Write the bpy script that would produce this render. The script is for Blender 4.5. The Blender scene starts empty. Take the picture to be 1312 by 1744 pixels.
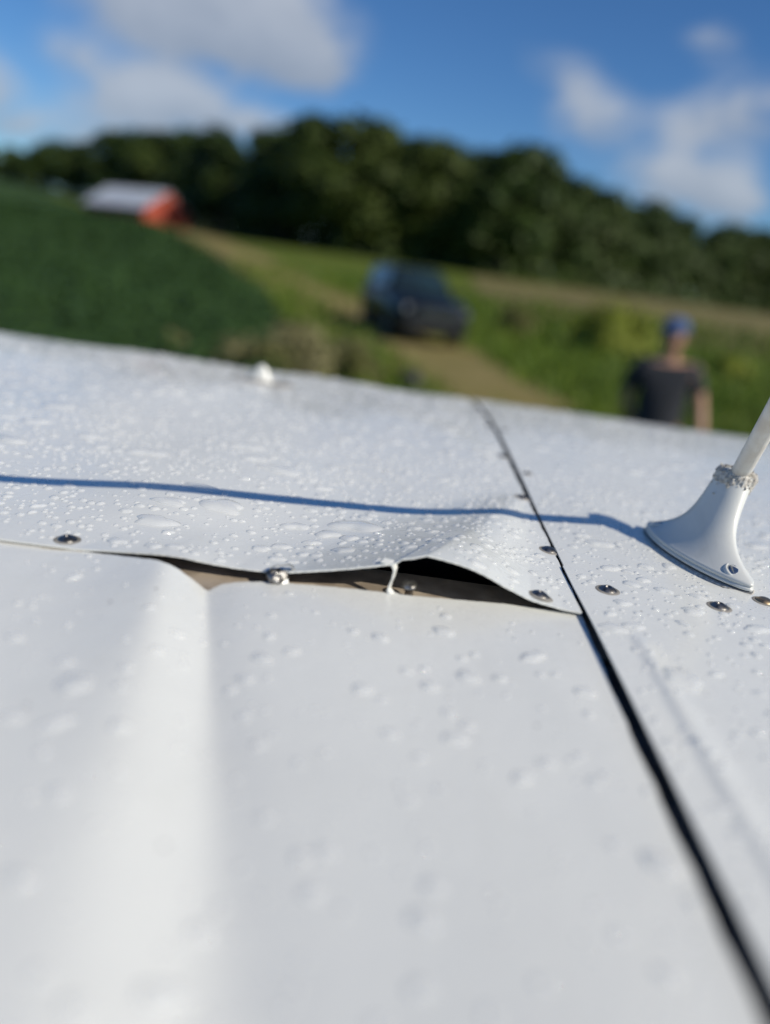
import bpy, math, random
import numpy as np
from math import sin, cos, tan, pi, radians, sqrt, exp, atan2
from mathutils import Vector, Matrix

random.seed(7)
rng = np.random.default_rng(7)
scene = bpy.context.scene
col = scene.collection

# ------------------------------------------------------------------ camera, world, sun, exposure
CAM_Z = 1.70                      # eye height above the grass
PITCH, ROLL = radians(18.2), radians(8.0)
HC = 0.148                        # camera height above the aircraft skin
PZ = CAM_Z - HC                   # world height of the flat part of the skin
FPX, CX, CY = 1270.0, 656.0, 872.0
Rv = Vector((1, 0, 0)); Fv = Vector((0, cos(PITCH), -sin(PITCH))); Uv = Vector((0, sin(PITCH), cos(PITCH)))
cam_d = bpy.data.cameras.new('camera')
cam = bpy.data.objects.new('camera', cam_d); col.objects.link(cam)
cam_d.sensor_fit = 'VERTICAL'; cam_d.sensor_height = 36.0
cam_d.lens = FPX / 1744.0 * 36.0
cam_d.clip_start = 0.01; cam_d.clip_end = 4000
cam_d.dof.use_dof = True
cam_d.dof.focus_distance = 0.415
cam_d.dof.aperture_fstop = 2.25
# image x axis on the world: right*cos + up*sin ; image up axis: -right*sin + up*cos
xr = Rv * cos(ROLL) + Uv * sin(ROLL)
yu = -Rv * sin(ROLL) + Uv * cos(ROLL)
m = Matrix((xr, yu, -Fv)).transposed().to_4x4()
m.translation = Vector((0, 0, CAM_Z))
cam.matrix_world = m
scene.camera = cam

SUN_EL, SUN_AZ = radians(36.5), radians(-31.0)      # azimuth measured from +X towards +Y
sun_dir = Vector((cos(SUN_EL) * cos(SUN_AZ), cos(SUN_EL) * sin(SUN_AZ), sin(SUN_EL)))
sd = bpy.data.lights.new('sun', 'SUN'); sd.energy = 4.65; sd.angle = radians(0.55); sd.color = (1.0, 0.925, 0.78)
sun = bpy.data.objects.new('sun', sd); col.objects.link(sun)
sun.rotation_euler = sun_dir.to_track_quat('Z', 'Y').to_euler()
sun.location = (5, -5, 12)

scene.view_settings.view_transform = 'Standard'
scene.view_settings.look = 'None'
scene.view_settings.exposure = 0.0
scene.view_settings.gamma = 1.0
scene.view_settings.use_curve_mapping = False
scene.render.engine = 'CYCLES'
scene.cycles.use_denoising = True
scene.cycles.max_bounces = 10
scene.cycles.transparent_max_bounces = 24
scene.cycles.caustics_refractive = True
scene.cycles.caustics_reflective = False
scene.cycles.sample_clamp_indirect = 6.0


def ray(x, y):
    dx, dy = x - CX, y - CY
    a = dx * cos(ROLL) + dy * sin(ROLL); b = dx * sin(ROLL) - dy * cos(ROLL)
    d = Rv * a + Uv * b + Fv * FPX
    return d.normalized()


def on_skin(x, y, w=0.0):         # point of the skin plane (u, v) seen at a place of the photograph
    d = ray(x, y); t = (w - HC) / d.z
    return d.x * t, d.y * t


def ground_at(x, y, depth):       # plan position (x, y) at a forward distance along a sight line
    d = ray(x, y); t = depth / d.y
    return d.x * t, depth, CAM_Z + d.z * t


# ------------------------------------------------------------------ node helpers
class NT:
    def __init__(self, tree):
        self.t = tree; self.n = tree.nodes; self.l = tree.links

    def new(self, typ, **kw):
        nd = self.n.new(typ)
        for k, v in kw.items(): setattr(nd, k, v)
        return nd

    def put(self, sock, v):
        if isinstance(v, bpy.types.NodeSocket): self.l.new(v, sock)
        else: sock.default_value = v

    def math(self, op, a, b=0.0, c=0.0, clamp=False):
        nd = self.new('ShaderNodeMath', operation=op, use_clamp=clamp)
        for i, v in enumerate((a, b, c)): self.put(nd.inputs[i], v)
        return nd.outputs[0]

    def smooth(self, v, lo, hi, a=0.0, b=1.0):
        nd = self.new('ShaderNodeMapRange', interpolation_type='SMOOTHSTEP')
        for i, q in enumerate((v, lo, hi, a, b)): self.put(nd.inputs[i], q)
        return nd.outputs[0]

    def mix(self, f, a, b, blend='MIX'):
        nd = self.new('ShaderNodeMix', data_type='RGBA', blend_type=blend)
        self.put(nd.inputs[0], f)
        self.put(nd.inputs[6], a if isinstance(a, bpy.types.NodeSocket) else (*a, 1.0)[:4])
        self.put(nd.inputs[7], b if isinstance(b, bpy.types.NodeSocket) else (*b, 1.0)[:4])
        return nd.outputs[2]

    def noise(self, vec, scale, detail=4.0, rough=0.55, dist=0.0):
        nd = self.new('ShaderNodeTexNoise')
        if vec is not None: self.l.new(vec, nd.inputs['Vector'])
        nd.inputs['Scale'].default_value = scale; nd.inputs['Detail'].default_value = detail
        nd.inputs['Roughness'].default_value = rough; nd.inputs['Distortion'].default_value = dist
        return nd.outputs['Fac']

    def bump(self, h, strength, dist, normal=None):
        nd = self.new('ShaderNodeBump')
        nd.inputs['Strength'].default_value = strength; nd.inputs['Distance'].default_value = dist
        self.l.new(h, nd.inputs['Height'])
        if normal: self.l.new(normal, nd.inputs['Normal'])
        return nd.outputs[0]


def material(name):
    m = bpy.data.materials.new(name); m.use_nodes = True
    t = NT(m.node_tree); bs = m.node_tree.nodes['Principled BSDF']
    return m, t, bs


def simple(name, c, rough=0.6, metal=0.0, c2=None, scale=20.0, bump=0.0, bdist=0.001, lo=0.35, hi=0.65):
    m, t, bs = material(name)
    pos = t.new('ShaderNodeTexCoord').outputs['Object']
    n = t.noise(pos, scale, 5.0)
    if c2 is None: c2 = tuple(x * 0.8 for x in c)
    t.l.new(t.mix(t.smooth(n, lo, hi), c, c2), bs.inputs['Base Color'])
    bs.inputs['Roughness'].default_value = rough; bs.inputs['Metallic'].default_value = metal
    if bump: t.l.new(t.bump(n, bump, bdist), bs.inputs['Normal'])
    return m


# ------------------------------------------------------------------ world: daylight sky with cumulus
w = bpy.data.worlds.new('World'); scene.world = w; w.use_nodes = True
T = NT(w.node_tree)
bg = w.node_tree.nodes['Background']
sky = T.new('ShaderNodeTexSky', sky_type='NISHITA')
sky.sun_disc = False; sky.sun_elevation = SUN_EL
sky.sun_rotation = pi / 2 - SUN_AZ
sky.altitude = 200; sky.air_density = 1.0; sky.dust_density = 0.1; sky.ozone_density = 2.5
hs = T.new('ShaderNodeHueSaturation'); hs.inputs['Saturation'].default_value = 1.12; hs.inputs['Value'].default_value = 0.95
T.l.new(sky.outputs[0], hs.inputs['Color'])
tc = T.new('ShaderNodeTexCoord')
sep = T.new('ShaderNodeSeparateXYZ'); T.l.new(tc.outputs['Generated'], sep.inputs[0])
X, Y, Z = sep.outputs
az = T.math('ARCTAN2', X, Y); el = T.math('ARCSINE', Z)
warp = T.new('ShaderNodeCombineXYZ'); T.put(warp.inputs[0], az); T.put(warp.inputs[1], T.math('MULTIPLY', el, 1.7)); 
n1 = T.noise(warp.outputs[0], 13.0, 7.0, 0.56, 0.4)
n0 = T.noise(warp.outputs[0], 2.6, 3.0, 0.5)


def cloud_blob(x, y, rx, ry, amp):
    """a cumulus whose middle stands in the sky direction of (x, y)"""
    d = ray(x, y); a0, e0 = atan2(d.x, d.y), math.asin(d.z)
    p = T.math('DIVIDE', T.math('SUBTRACT', az, a0), rx / FPX)
    q = T.math('DIVIDE', T.math('SUBTRACT', el, e0), ry / FPX)
    r2 = T.math('ADD', T.math('MULTIPLY', p, p), T.math('MULTIPLY', q, q))
    return T.math('MULTIPLY', T.math('POWER', 2.71828, T.math('MULTIPLY', r2, -1.0)), amp), q


CLOUDS = [(350, -5, 190, 62, 1.0), (430, 60, 120, 50, 0.8), (530, 112, 62, 34, 0.8), (255, 30, 100, 60, 0.5), (250, 160, 120, 42, 0.75), (340, 195, 110, 34, 0.7), (170, 205, 70, 30, 0.45), (90, 222, 100, 26, 0.55),
          (-20, 150, 45, 55, 0.7), (115, 85, 45, 24, 0.4), (1010, 210, 66, 52, 0.8), (925, 105, 60, 45, 0.32), (985, 130, 40, 30, 0.3), (1275, 185, 85, 46, 0.75), (1165, 215, 60, 34, 0.35),
          (1165, 305, 95, 44, 1.0), (1240, 345, 60, 36, 0.7), (1215, 65, 52, 28, 0.5), (780, 75, 30, 18, 0.25), (490, 215, 70, 18, 0.5)]
acc = None; und = None
for c in CLOUDS:
    b, q = cloud_blob(*c)
    acc = b if acc is None else T.math('ADD', acc, b)
    k = T.math('MULTIPLY', b, q)
    und = k if und is None else T.math('ADD', und, k)
# elsewhere in the sky the same fair-weather cumulus go on, scattered by the broad noise
inview = T.smooth(T.math('ABSOLUTE', az), 0.62, 0.95)
high = T.smooth(el, 0.30, 0.5)
free = T.math('MAXIMUM', inview, high)
scatter = T.math('MULTIPLY', T.math('MULTIPLY', T.smooth(n0, 0.55, 0.75), 0.5), free)
dens = T.math('ADD', acc, scatter)
dens = T.math('MULTIPLY', dens, T.math('ADD', T.math('MULTIPLY', n1, 2.2), -0.1))
cover = T.smooth(dens, 0.18, 0.92)
shade = T.math('ADD', 0.5, T.math('MULTIPLY', T.math('DIVIDE', und, T.math('ADD', acc, 0.2)), 0.5))
shade = T.math('ADD', T.math('MULTIPLY', shade, 0.6), T.math('MULTIPLY', n1, 0.5))
ccol = T.mix(T.smooth(shade, 0.2, 0.85), (3.1, 3.6, 4.4), (5.6, 6.0, 6.6))
T.l.new(T.mix(T.math('MULTIPLY', cover, 0.82), T.mix(1.0, hs.outputs[0], (0.55, 0.79, 1.05), 'MULTIPLY'), ccol), bg.inputs[0])
bg.inputs[1].default_value = 0.093

# ------------------------------------------------------------------ object helpers
WLOC = {}


def tag(o, label=None, cat=None, group=None, kind=None):
    if label: o['label'] = label
    if cat: o['category'] = cat
    if group: o['group'] = group
    if kind: o['kind'] = kind
    return o


def empty(name, loc, parent=None, rz=0.0):
    o = bpy.data.objects.new(name, None); col.objects.link(o)
    o.empty_display_size = 0.05; o.rotation_euler = (0, 0, rz)
    pl = WLOC[parent.name] if parent else Vector((0, 0, 0))
    o.location = Vector(loc) - pl
    if parent: o.parent = parent
    WLOC[o.name] = Vector(loc)
    return o


def link_mesh(name, me, parent=None, loc=(0, 0, 0)):
    o = bpy.data.objects.new(name, me); col.objects.link(o)
    pl = WLOC[parent.name] if parent else Vector((0, 0, 0))
    o.location = Vector(loc) - pl
    if parent: o.parent = parent
    WLOC[o.name] = Vector(loc)
    return o


class MB:
    """collects shapes and links them as one mesh object"""
    def __init__(self): self.v = []; self.f = []; self.s = []; self.mi = []

    def add(self, verts, faces, smooth=True, mi=0):
        k = len(self.v)
        self.v.extend([tuple(p) for p in verts])
        for f in faces:
            self.f.append(tuple(i + k for i in f)); self.s.append(smooth); self.mi.append(mi)
        return self

    def box(self, c, s, rot=None, mi=0):
        vs = []
        for dx in (-.5, .5):
            for dy in (-.5, .5):
                for dz in (-.5, .5):
                    p = Vector((dx * s[0], dy * s[1], dz * s[2]))
                    if rot is not None: p = rot @ p
                    vs.append(p + Vector(c))
        self.add(vs, [(0, 1, 3, 2), (4, 6, 7, 5), (0, 4, 5, 1), (2, 3, 7, 6), (0, 2, 6, 4), (1, 5, 7, 3)], False, mi)
        return self

    def loft(self, rings, closed=True, caps=True, smooth=True, mi=0):
        n = len(rings[0]); vs = [p for r in rings for p in r]; fs = []
        for i in range(len(rings) - 1):
            for j in range(n if closed else n - 1):
                a, b = i * n + j, i * n + (j + 1) % n
                fs.append((a, b, b + n, a + n))
        self.add(vs, fs, smooth, mi)
        if caps:
            self.add(rings[0], [tuple(range(n))[::-1]], False, mi); self.add(rings[-1], [tuple(range(n))], False, mi)
        return self

    def tube(self, path, radii, n=12, caps=True, mi=0):
        path = [Vector(p) for p in path]
        if not hasattr(radii, '__len__'): radii = [radii] * len(path)
        rings = []
        up = Vector((0, 0, 1)); px = None
        for i, p in enumerate(path):
            d = (path[min(i + 1, len(path) - 1)] - path[max(i - 1, 0)]).normalized()
            if px is None:
                ref = up if abs(d.dot(up)) < 0.95 else Vector((1, 0, 0))
                px = d.cross(ref).normalized()
            px = (px - d * px.dot(d)).normalized(); py = d.cross(px)
            rings.append([p + (px * cos(2 * pi * k / n) + py * sin(2 * pi * k / n)) * radii[i] for k in range(n)])
        return self.loft(rings, True, caps, True, mi)

    def lathe(self, prof, c=(0, 0, 0), n=24, rot=None, mi=0, smooth=True):
        rings = []
        for r, z in prof:
            ring = []
            for k in range(n):
                p = Vector((r * cos(2 * pi * k / n), r * sin(2 * pi * k / n), z))
                if rot is not None: p = rot @ p
                ring.append(p + Vector(c))
            rings.append(ring)
        return self.loft(rings, True, True, smooth, mi)

    def mesh(self, name, mats, loc=(0, 0, 0)):
        L = Vector(loc)
        me = bpy.data.meshes.new(name)
        me.from_pydata([(p[0] - L.x, p[1] - L.y, p[2] - L.z) for p in self.v], [], self.f)
        me.polygons.foreach_set('use_smooth', self.s)
        if not isinstance(mats, (list, tuple)): mats = [mats]
        for m_ in mats: me.materials.append(m_)
        if len(mats) > 1: me.polygons.foreach_set('material_index', self.mi)
        me.update()
        return me

    def build(self, name, mats, parent=None, loc=None):
        if loc is None:
            a = np.array([tuple(p) for p in self.v]); loc = tuple((a.min(0) + a.max(0)) / 2)
        return link_mesh(name, self.mesh(name, mats, loc), parent, loc)


def copy_tree(o, parent=None):
    c = o.copy(); col.objects.link(c)
    if parent is not None: c.parent = parent
    for ch in list(o.children): copy_tree(ch, c)
    return c


# ------------------------------------------------------------------ materials of the aircraft
def paint(name, base=(0.725, 0.73, 0.695), rough=0.27, grime=0.5):
    m, t, bs = material(name)
    pos = t.new('ShaderNodeNewGeometry').outputs['Position']
    big = t.noise(pos, 9.0, 4.0, 0.6); mid = t.noise(pos, 70.0, 5.0, 0.65); fine = t.noise(pos, 900.0, 2.0, 0.5)
    c = t.mix(t.smooth(big, 0.35, 0.7), base, tuple(x * 0.955 for x in base))
    c = t.mix(t.math('MULTIPLY', t.smooth(mid, 0.56, 0.78), 0.22 * grime), c, (0.45, 0.43, 0.38))
    mp = t.new('ShaderNodeMapping'); mp.inputs['Scale'].default_value = (110, 7, 7); mp.inputs['Rotation'].default_value = (0, 0, 0.12); t.l.new(pos, mp.inputs[0])
    strk = t.noise(mp.outputs[0], 1.0, 5.0, 0.6)      # faint run-off streaks and hairline scuffs
    c = t.mix(t.math('MULTIPLY', t.smooth(strk, 0.52, 0.75), 0.13 * grime), c, (0.38, 0.37, 0.34))
    vo = t.new('ShaderNodeTexVoronoi'); t.l.new(pos, vo.inputs['Vector']); vo.inputs['Scale'].default_value = 75.0
    wh = t.new('ShaderNodeTexWhiteNoise'); t.l.new(vo.outputs['Position'], wh.inputs['Vector'])
    speck = t.math('MULTIPLY', t.math('LESS_THAN', vo.outputs['Distance'], t.math('MULTIPLY', wh.outputs['Value'], 0.06)),
                   t.math('GREATER_THAN', wh.outputs['Value'], 0.86))
    c = t.mix(t.math('MULTIPLY', speck, 0.8), c, (0.10, 0.085, 0.07))
    t.l.new(c, bs.inputs['Base Color'])
    t.l.new(t.smooth(mid, 0.3, 0.8, rough - 0.04, rough + 0.12), bs.inputs['Roughness'])
    bs.inputs['IOR'].default_value = 1.46
    bs.inputs['Coat Weight'].default_value = 0.25; bs.inputs['Coat Roughness'].default_value = 0.14
    n_ = t.bump(fine, 0.05, 0.0006)
    n_ = t.bump(big, 0.25, 0.004, n_)
    t.l.new(n_, bs.inputs['Normal'])
    return m


M = {}
M['paint'] = paint('white_aircraft_paint')
M['antenna'] = paint('antenna_gelcoat', (0.64, 0.645, 0.615), 0.36, 1.3)
M['whip'] = simple('whip_fibreglass', (0.62, 0.61, 0.57), 0.5, 0, (0.52, 0.48, 0.42), 60, 0.2, 0.0004)
M['steel'] = simple('rivet_steel', (0.30, 0.29, 0.28), 0.42, 1.0, (0.10, 0.095, 0.09), 300, 0.5, 0.0006)
M['torn'] = simple('torn_rivet_metal', (0.40, 0.39, 0.38), 0.42, 1.0, (0.10, 0.095, 0.09), 260, 0.8, 0.0012)
M['bright'] = simple('screw_steel', (0.62, 0.62, 0.61), 0.24, 1.0, (0.42, 0.42, 0.41), 500, 0.2, 0.0002)
M['copper'] = simple('corroded_rivet', (0.45, 0.33, 0.2), 0.45, 1.0, (0.25, 0.2, 0.15), 300, 0.3, 0.0004)
M['primer'] = simple('beige_primer', (0.36, 0.30, 0.235), 0.7, 0, (0.22, 0.18, 0.14), 60, 0.3, 0.0004)
M['dark'] = simple('cavity_shade_black', (0.018, 0.018, 0.02), 0.75, 0, (0.03, 0.028, 0.026), 40)  # near-black colour stands in for the shade inside the fuselage
M['strip'] = simple('grey_joint_strip', (0.20, 0.20, 0.20), 0.7, 0, (0.10, 0.095, 0.09), 50)
M['bare'] = simple('bare_aluminium', (0.62, 0.62, 0.60), 0.33, 1.0, (0.4, 0.39, 0.37), 200, 0.2, 0.0003)
M['rubber'] = simple('grey_gasket', (0.20, 0.21, 0.22), 0.6, 0, (0.12, 0.12, 0.125), 120)
M['sealant'] = simple('crumbly_sealant', (0.60, 0.58, 0.53), 0.85, 0, (0.36, 0.33, 0.29), 420, 0.6, 0.0012)
M['grime'] = simple('grimy_sealant', (0.16, 0.15, 0.13), 0.8, 0, (0.3, 0.28, 0.25), 90)
M['line'] = simple('dirty_sealant_line', (0.42, 0.37, 0.29), 0.8, 0, (0.62, 0.60, 0.55), 60, lo=0.4, hi=0.55)
wm, wt, wb = material('rain_water')
# thin cap of water: lets the light through, reflects by Fresnel, and scatters a little light
tr = wt.new('ShaderNodeBsdfTransparent'); tr.inputs[0].default_value = (0.985, 0.99, 0.99, 1)
tl = wt.new('ShaderNodeBsdfDiffuse'); tl.inputs[0].default_value = (0.95, 0.95, 0.95, 1)
gl = wt.new('ShaderNodeBsdfGlossy'); gl.inputs['Roughness'].default_value = 0.03
fr_ = wt.new('ShaderNodeFresnel')           # same reflectance from either face of the thin cap
wt.l.new(wt.smooth(wt.new('ShaderNodeNewGeometry').outputs['Backfacing'], 0.0, 1.0, 1.333, 0.75), fr_.inputs[0])
ma = wt.new('ShaderNodeMixShader'); ma.inputs[0].default_value = 0.30
wt.l.new(tr.outputs[0], ma.inputs[1]); wt.l.new(tl.outputs[0], ma.inputs[2])
mb2 = wt.new('ShaderNodeMixShader'); wt.l.new(fr_.outputs[0], mb2.inputs[0]); wt.l.new(ma.outputs[0], mb2.inputs[1]); wt.l.new(gl.outputs[0], mb2.inputs[2])
wt.n.remove(wb); wt.l.new(mb2.outputs[0], [n for n in wt.n if n.type == 'OUTPUT_MATERIAL'][0].inputs[0])
M['water'] = wm

# ------------------------------------------------------------------ shape of the skin (heights w over the plan u, v)
SEAM = 0.1035
vA = lambda u: 0.3325 + 0.029 * u


def lap_point(x, y):              # where a sight line meets the vertical plane of the lap joint
    d = ray(x, y); t = 0.3325 / (d.y - 0.029 * d.x)
    return d.x * t, HC + d.z * t


A_EDGE = [(-300, 874), (-100, 903), (0, 917), (130, 935), (170, 936.5), (200, 938.5), (270, 943), (310, 948), (350, 957), (400, 966), (450, 972), (475, 974),
          (500, 973.5), (560, 970), (600, 967), (640, 963), (676, 958.5), (684, 951.5), (706, 949.5), (728, 945.0), (742, 948.5), (770, 956), (800, 966),
          (830, 980), (860, 998), (905, 1021), (960, 1037), (1005, 1046)]
_e = [lap_point(*p) for p in A_EDGE]
eu = np.array([p[0] for p in _e]); ew = np.array([max(0.0, p[1]) for p in _e]); ew[:3] = 0
_d = np.linspace(-0.4, 0.14, 2161); _w = np.interp(_d, eu, ew)
def _sm(sig):
    n = int(sig * 4) + 1; k_ = np.exp(-0.5 * (np.arange(-n, n + 1) / sig) ** 2); k_ /= k_.sum()
    return np.convolve(np.pad(_w, n, mode='edge'), k_, 'valid')
_ws, _wf = _sm(2.0), _sm(24.0)
def E(u, soft=0.0):
    return float(np.interp(u, _d, _ws)) * (1 - soft) + float(np.interp(u, _d, _wf)) * soft
U0 = lap_point(730, 946.5)[0]


def sst(x, a, b):
    t = min(1.0, max(0.0, (x - a) / (b - a))); return t * t * (3 - 2 * t)


def drop_off(v):
    return 0.0 if v < 0.7 else -0.152 * (v - 0.7) ** 2


def waves(u, v):
    return 0.0011 * sin(17 * u + 6 * v + 0.7) * sin(13 * v - 9 * u + 1.9) + 0.0006 * sin(41 * u + 11 * v) * sin(23 * v + 2 + 8 * u)


def hA(u, v):
    s = max(0.0, v - vA(u))
    ur = U0 + 0.365 * s
    if u >= ur: ue = U0 + (u - ur) / max(1e-4, (SEAM - ur)) * (SEAM - U0) if ur < SEAM - 0.002 else SEAM
    else: ue = U0 + (u - ur)
    ue = min(ue, 0.13)
    reach = 0.07 + 0.135 * sst(ue, -0.09, U0)
    f = max(0.0, 1 - s / reach); f = f ** 1.15 * (1 - 0.25 * f * (1 - f))
    w_ = E(ue, sst(s, 0.004, 0.11) * 0.9) * f
    # the shallow trough that runs back from the pinned rivet, and the broad oil-canning of thin sheet
    w_ -= 0.0035 * exp(-((u + 0.075 - 0.25 * s) / 0.05) ** 2) * sst(s, 0.0, 0.06) * exp(-(s / 0.16) ** 2)
    pin = sst(SEAM - u, 0.0, 0.05)
    w_ += (waves(u, v) * 1.4 + 0.0012 * sin(9 * v + 22 * u)) * sst(s, 0.0, 0.08) * pin
    return w_ + drop_off(v)


B_EDGE = [(-300, 876, -.0016), (0, 915, -.0016), (120, 934, -.0016), (145, 941, -.0014), (200, 948, .0000), (260, 954, .0026), (285, 957, .0038), (303, 961, .0032),
          (330, 980, -.0008), (350, 997, -.0042), (357, 1002, -.0050), (364, 997, -.0045), (378, 989, -.0032), (400, 986, -.0024),
          (450, 988, -.0022), (500, 993, -.002), (600, 1003, -.002), (700, 1015, -.002), (860, 1029, -.002), (1005, 1047.5, -.0016), (1060, 1055, -.0016)]
_b = [on_skin(x, y, w_) + (w_,) for x, y, w_ in B_EDGE]
bu = np.array([p[0] for p in _b]); bv = np.array([p[1] for p in _b])
bv[:3] = 0.338                    # left of the tear the lower panel still lies under the upper one
vB = lambda u: float(np.interp(u, bu, bv)) + 0.00022 * sin(u * 900) * sin(u * 310 + 1)


def softplus(x, k):
    x /= k
    return k * (x if x > 30 else math.log1p(exp(x)))


def hB(u, v):
    v_ = min(v, 0.331)
    uv = -0.0752 + (0.3075 - v_) * 0.283
    ur = -0.1003 + (0.3295 - v_) * 0.222
    q = sst(v_, 0.06, 0.33)
    hr = 0.0030 + 0.0028 * q ** 1.3
    hv = -0.0060 + 0.0014 * q
    u1, u3, u4 = ur - 0.034 - 0.012 * (1 - q), uv + 0.0105 + 0.0075 * (1 - q), uv + 0.050 + 0.025 * (1 - q)
    h3 = hv * 0.42
    kr = 0.0022 + 0.0050 * (1 - q); kv = 0.0006 + 0.0050 * (1 - q) ** 1.5
    s1 = hr / (ur - u1); s2 = (hv - hr) / (uv - ur); s3 = (h3 - hv) / (u3 - uv); s4 = -h3 / (u4 - u3)
    w_ = s1 * softplus(u - u1, 0.012) + (s2 - s1) * softplus(u - ur, kr) + (s3 - s2) * softplus(u - uv, kv) + (s4 - s3) * softplus(u - u3, 0.006) - s4 * softplus(u - u4, 0.010)
    return -0.0018 + w_ + waves(u, v) * 1.0 * sst(0.32 - v, 0, 0.06) * sst(0.1 - u, 0, 0.03)


def raised_line(u, v):                   # narrow raised line parallel to the seam on the near right panel
    g = sst(v, 0.05, 0.16) * sst(0.318 - v, 0.0, 0.012)
    uc = 0.1216
    return 0.0011 * g * (sst(u, uc - 0.0022, uc) * (1 - sst(u, uc, uc + 0.012)))


VC = 0.3935
hC1 = lambda u, v: 0.0010 + drop_off(v) + waves(u + 0.3, v) * 0.6 * sst(u - SEAM, 0, 0.06)
hC2 = lambda u, v: 0.0019 + raised_line(u, v) + waves(u + 0.5, v) * 0.5 * sst(u - SEAM, 0, 0.05)


def seam_l(v):                    # right edge of the left-hand panels: the joint gapes near the camera and far off
    return SEAM - 0.0009 - 0.0024 * sst(0.33 - v, 0, 0.12) - 0.0013 * sst(v, 0.46, 0.6) + 0.0003 * sin(v * 160) + 0.00022 * sin(v * 430 + 2) * sin(v * 71)


def seam_r(v):
    return SEAM + 0.0010 + 0.0008 * sst(0.33 - v, 0, 0.15) + 0.0008 * sst(v, 0.46, 0.6)


def sheet(name, us, vs, pos, thick, mat, parent, label=None):
    """a sheet of metal: smooth top, underside and a rim of its own"""
    nu, nv = len(us), len(vs)
    top = [[Vector(pos(i, j)) for j in range(nv)] for i in range(nu)]
    mb = MB()
    flat = [p for r in top for p in r]
    fs = [(i * nv + j, (i + 1) * nv + j, (i + 1) * nv + j + 1, i * nv + j + 1) for i in range(nu - 1) for j in range(nv - 1)]
    mb.add(flat, fs, True)
    low = [p - Vector((0, 0, thick)) for p in flat]
    mb.add(low, [f[::-1] for f in fs], True)
    rim = [(i, 0) for i in range(nu)] + [(nu - 1, j) for j in range(1, nv)] + [(i, nv - 1) for i in range(nu - 2, -1, -1)] + [(0, j) for j in range(nv - 2, 0, -1)]
    ra = [top[i][j] for i, j in rim]; n = len(ra)
    mb.add(ra + [p - Vector((0, 0, thick)) for p in ra], [(k, k + n, (k + 1) % n + n, (k + 1) % n) for k in range(n)], False)
    o = mb.build(name, mat, parent)
    if label: o['label'] = label
    return o


aircraft = tag(empty('aircraft', (0, 0.5, 0)), 'white aircraft with wet riveted skin torn open along a buckled seam, filling the foreground', 'aircraft')
TH = 0.0009
spread = lambda a, b, n: list(np.linspace(a, b, n))
# upper (far left) panel
usA = [0.0] * 0 + spread(-1.7, -0.45, 14)[:-1] + spread(-0.45, -0.2, 26)[:-1] + spread(-0.2, 1.0, 1)[:0] + spread(-0.2, 0.0, 220)[:-1] + spread(0.0, 1.0, 190)
# last stretch is a fraction (0..1) of the way from u = 0 to the seam edge
fracA = list(np.linspace(0, 1, 190))
nA = len(usA) - 190
sA = [0.2 * (k / 60) ** 1.6 for k in range(61)] + spread(0.2, 0.93, 60)[1:]


def posA(i, j):
    s = sA[j]
    u = usA[i]
    if i >= nA:
        u = fracA[i - nA] * seam_l(vA(0.05) + s)
    v = vA(u) + s
    w_ = hA(u, v)
    if j == 0 and -0.12 < u < 0.09: v += 0.00016 * sin(u * 1100) * sin(u * 430 + 1) + (0.0012 * exp(-((u + 0.047) / 0.003) ** 2))
    return (u, v, PZ + w_)


panelA = sheet('skin_panel', usA, sA, posA, TH, M['paint'], aircraft, 'upper white skin panel lifted in a buckle at its near edge')
# lower (near left) panel
usB = spread(-1.7, -0.3, 14)[:-1] + spread(-0.3, -0.16, 20)[:-1] + spread(-0.16, -0.03, 170)[:-1]
nB = len(usB); fracB = list(np.linspace(0, 1, 60)); usB = usB + fracB
sB = [0.5 * (k / 100) ** 1.5 for k in range(101)] + [0.6, 0.7]


def posB(i, j):
    u = usB[i]; s = sB[j]
    if i >= nB: u = -0.03 + fracB[i - nB] * (seam_l(0.333 - s) + 0.03)
    v = vB(u) - s
    return (u, v, PZ + hB(u, v))


panelB = sheet('skin_panel', usB[::-1], sB, lambda i, j: posB(len(usB) - 1 - i, j), TH, M['paint'], aircraft, 'lower white skin panel with a sharp crease running down from the tear')
# right-hand panels
fr = [(k / 90) ** 1.8 for k in range(91)]
vsC1 = spread(VC - 0.02, 0.7, 60)[:-1] + spread(0.7, 1.27, 30)
panelC1 = sheet('skin_panel', fr, vsC1, lambda i, j: (seam_r(vsC1[j]) + fr[i] * (1.7 - 0.1), vsC1[j], PZ + hC1(seam_r(vsC1[j]) + fr[i] * 1.6, vsC1[j])), TH, M['paint'], aircraft,
                'far right white skin panel under the antenna')
vsC2 = spread(-0.33, 0.0, 14)[:-1] + spread(0.0, VC, 110)
fr2 = [(k / 170) ** 1.8 for k in range(171)]


def posC2(i, j):
    v = vsC2[j]
    u = seam_r(v) - 0.0012 * sst(v, 0.3, 0.385) + fr2[i] * 1.6
    return (u, v, PZ + hC2(u, v))


panelC2 = sheet('skin_panel', fr2, vsC2, posC2, TH * 0.8, M['paint'], aircraft, 'near right white skin panel overlapping the one with the antenna')

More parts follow.
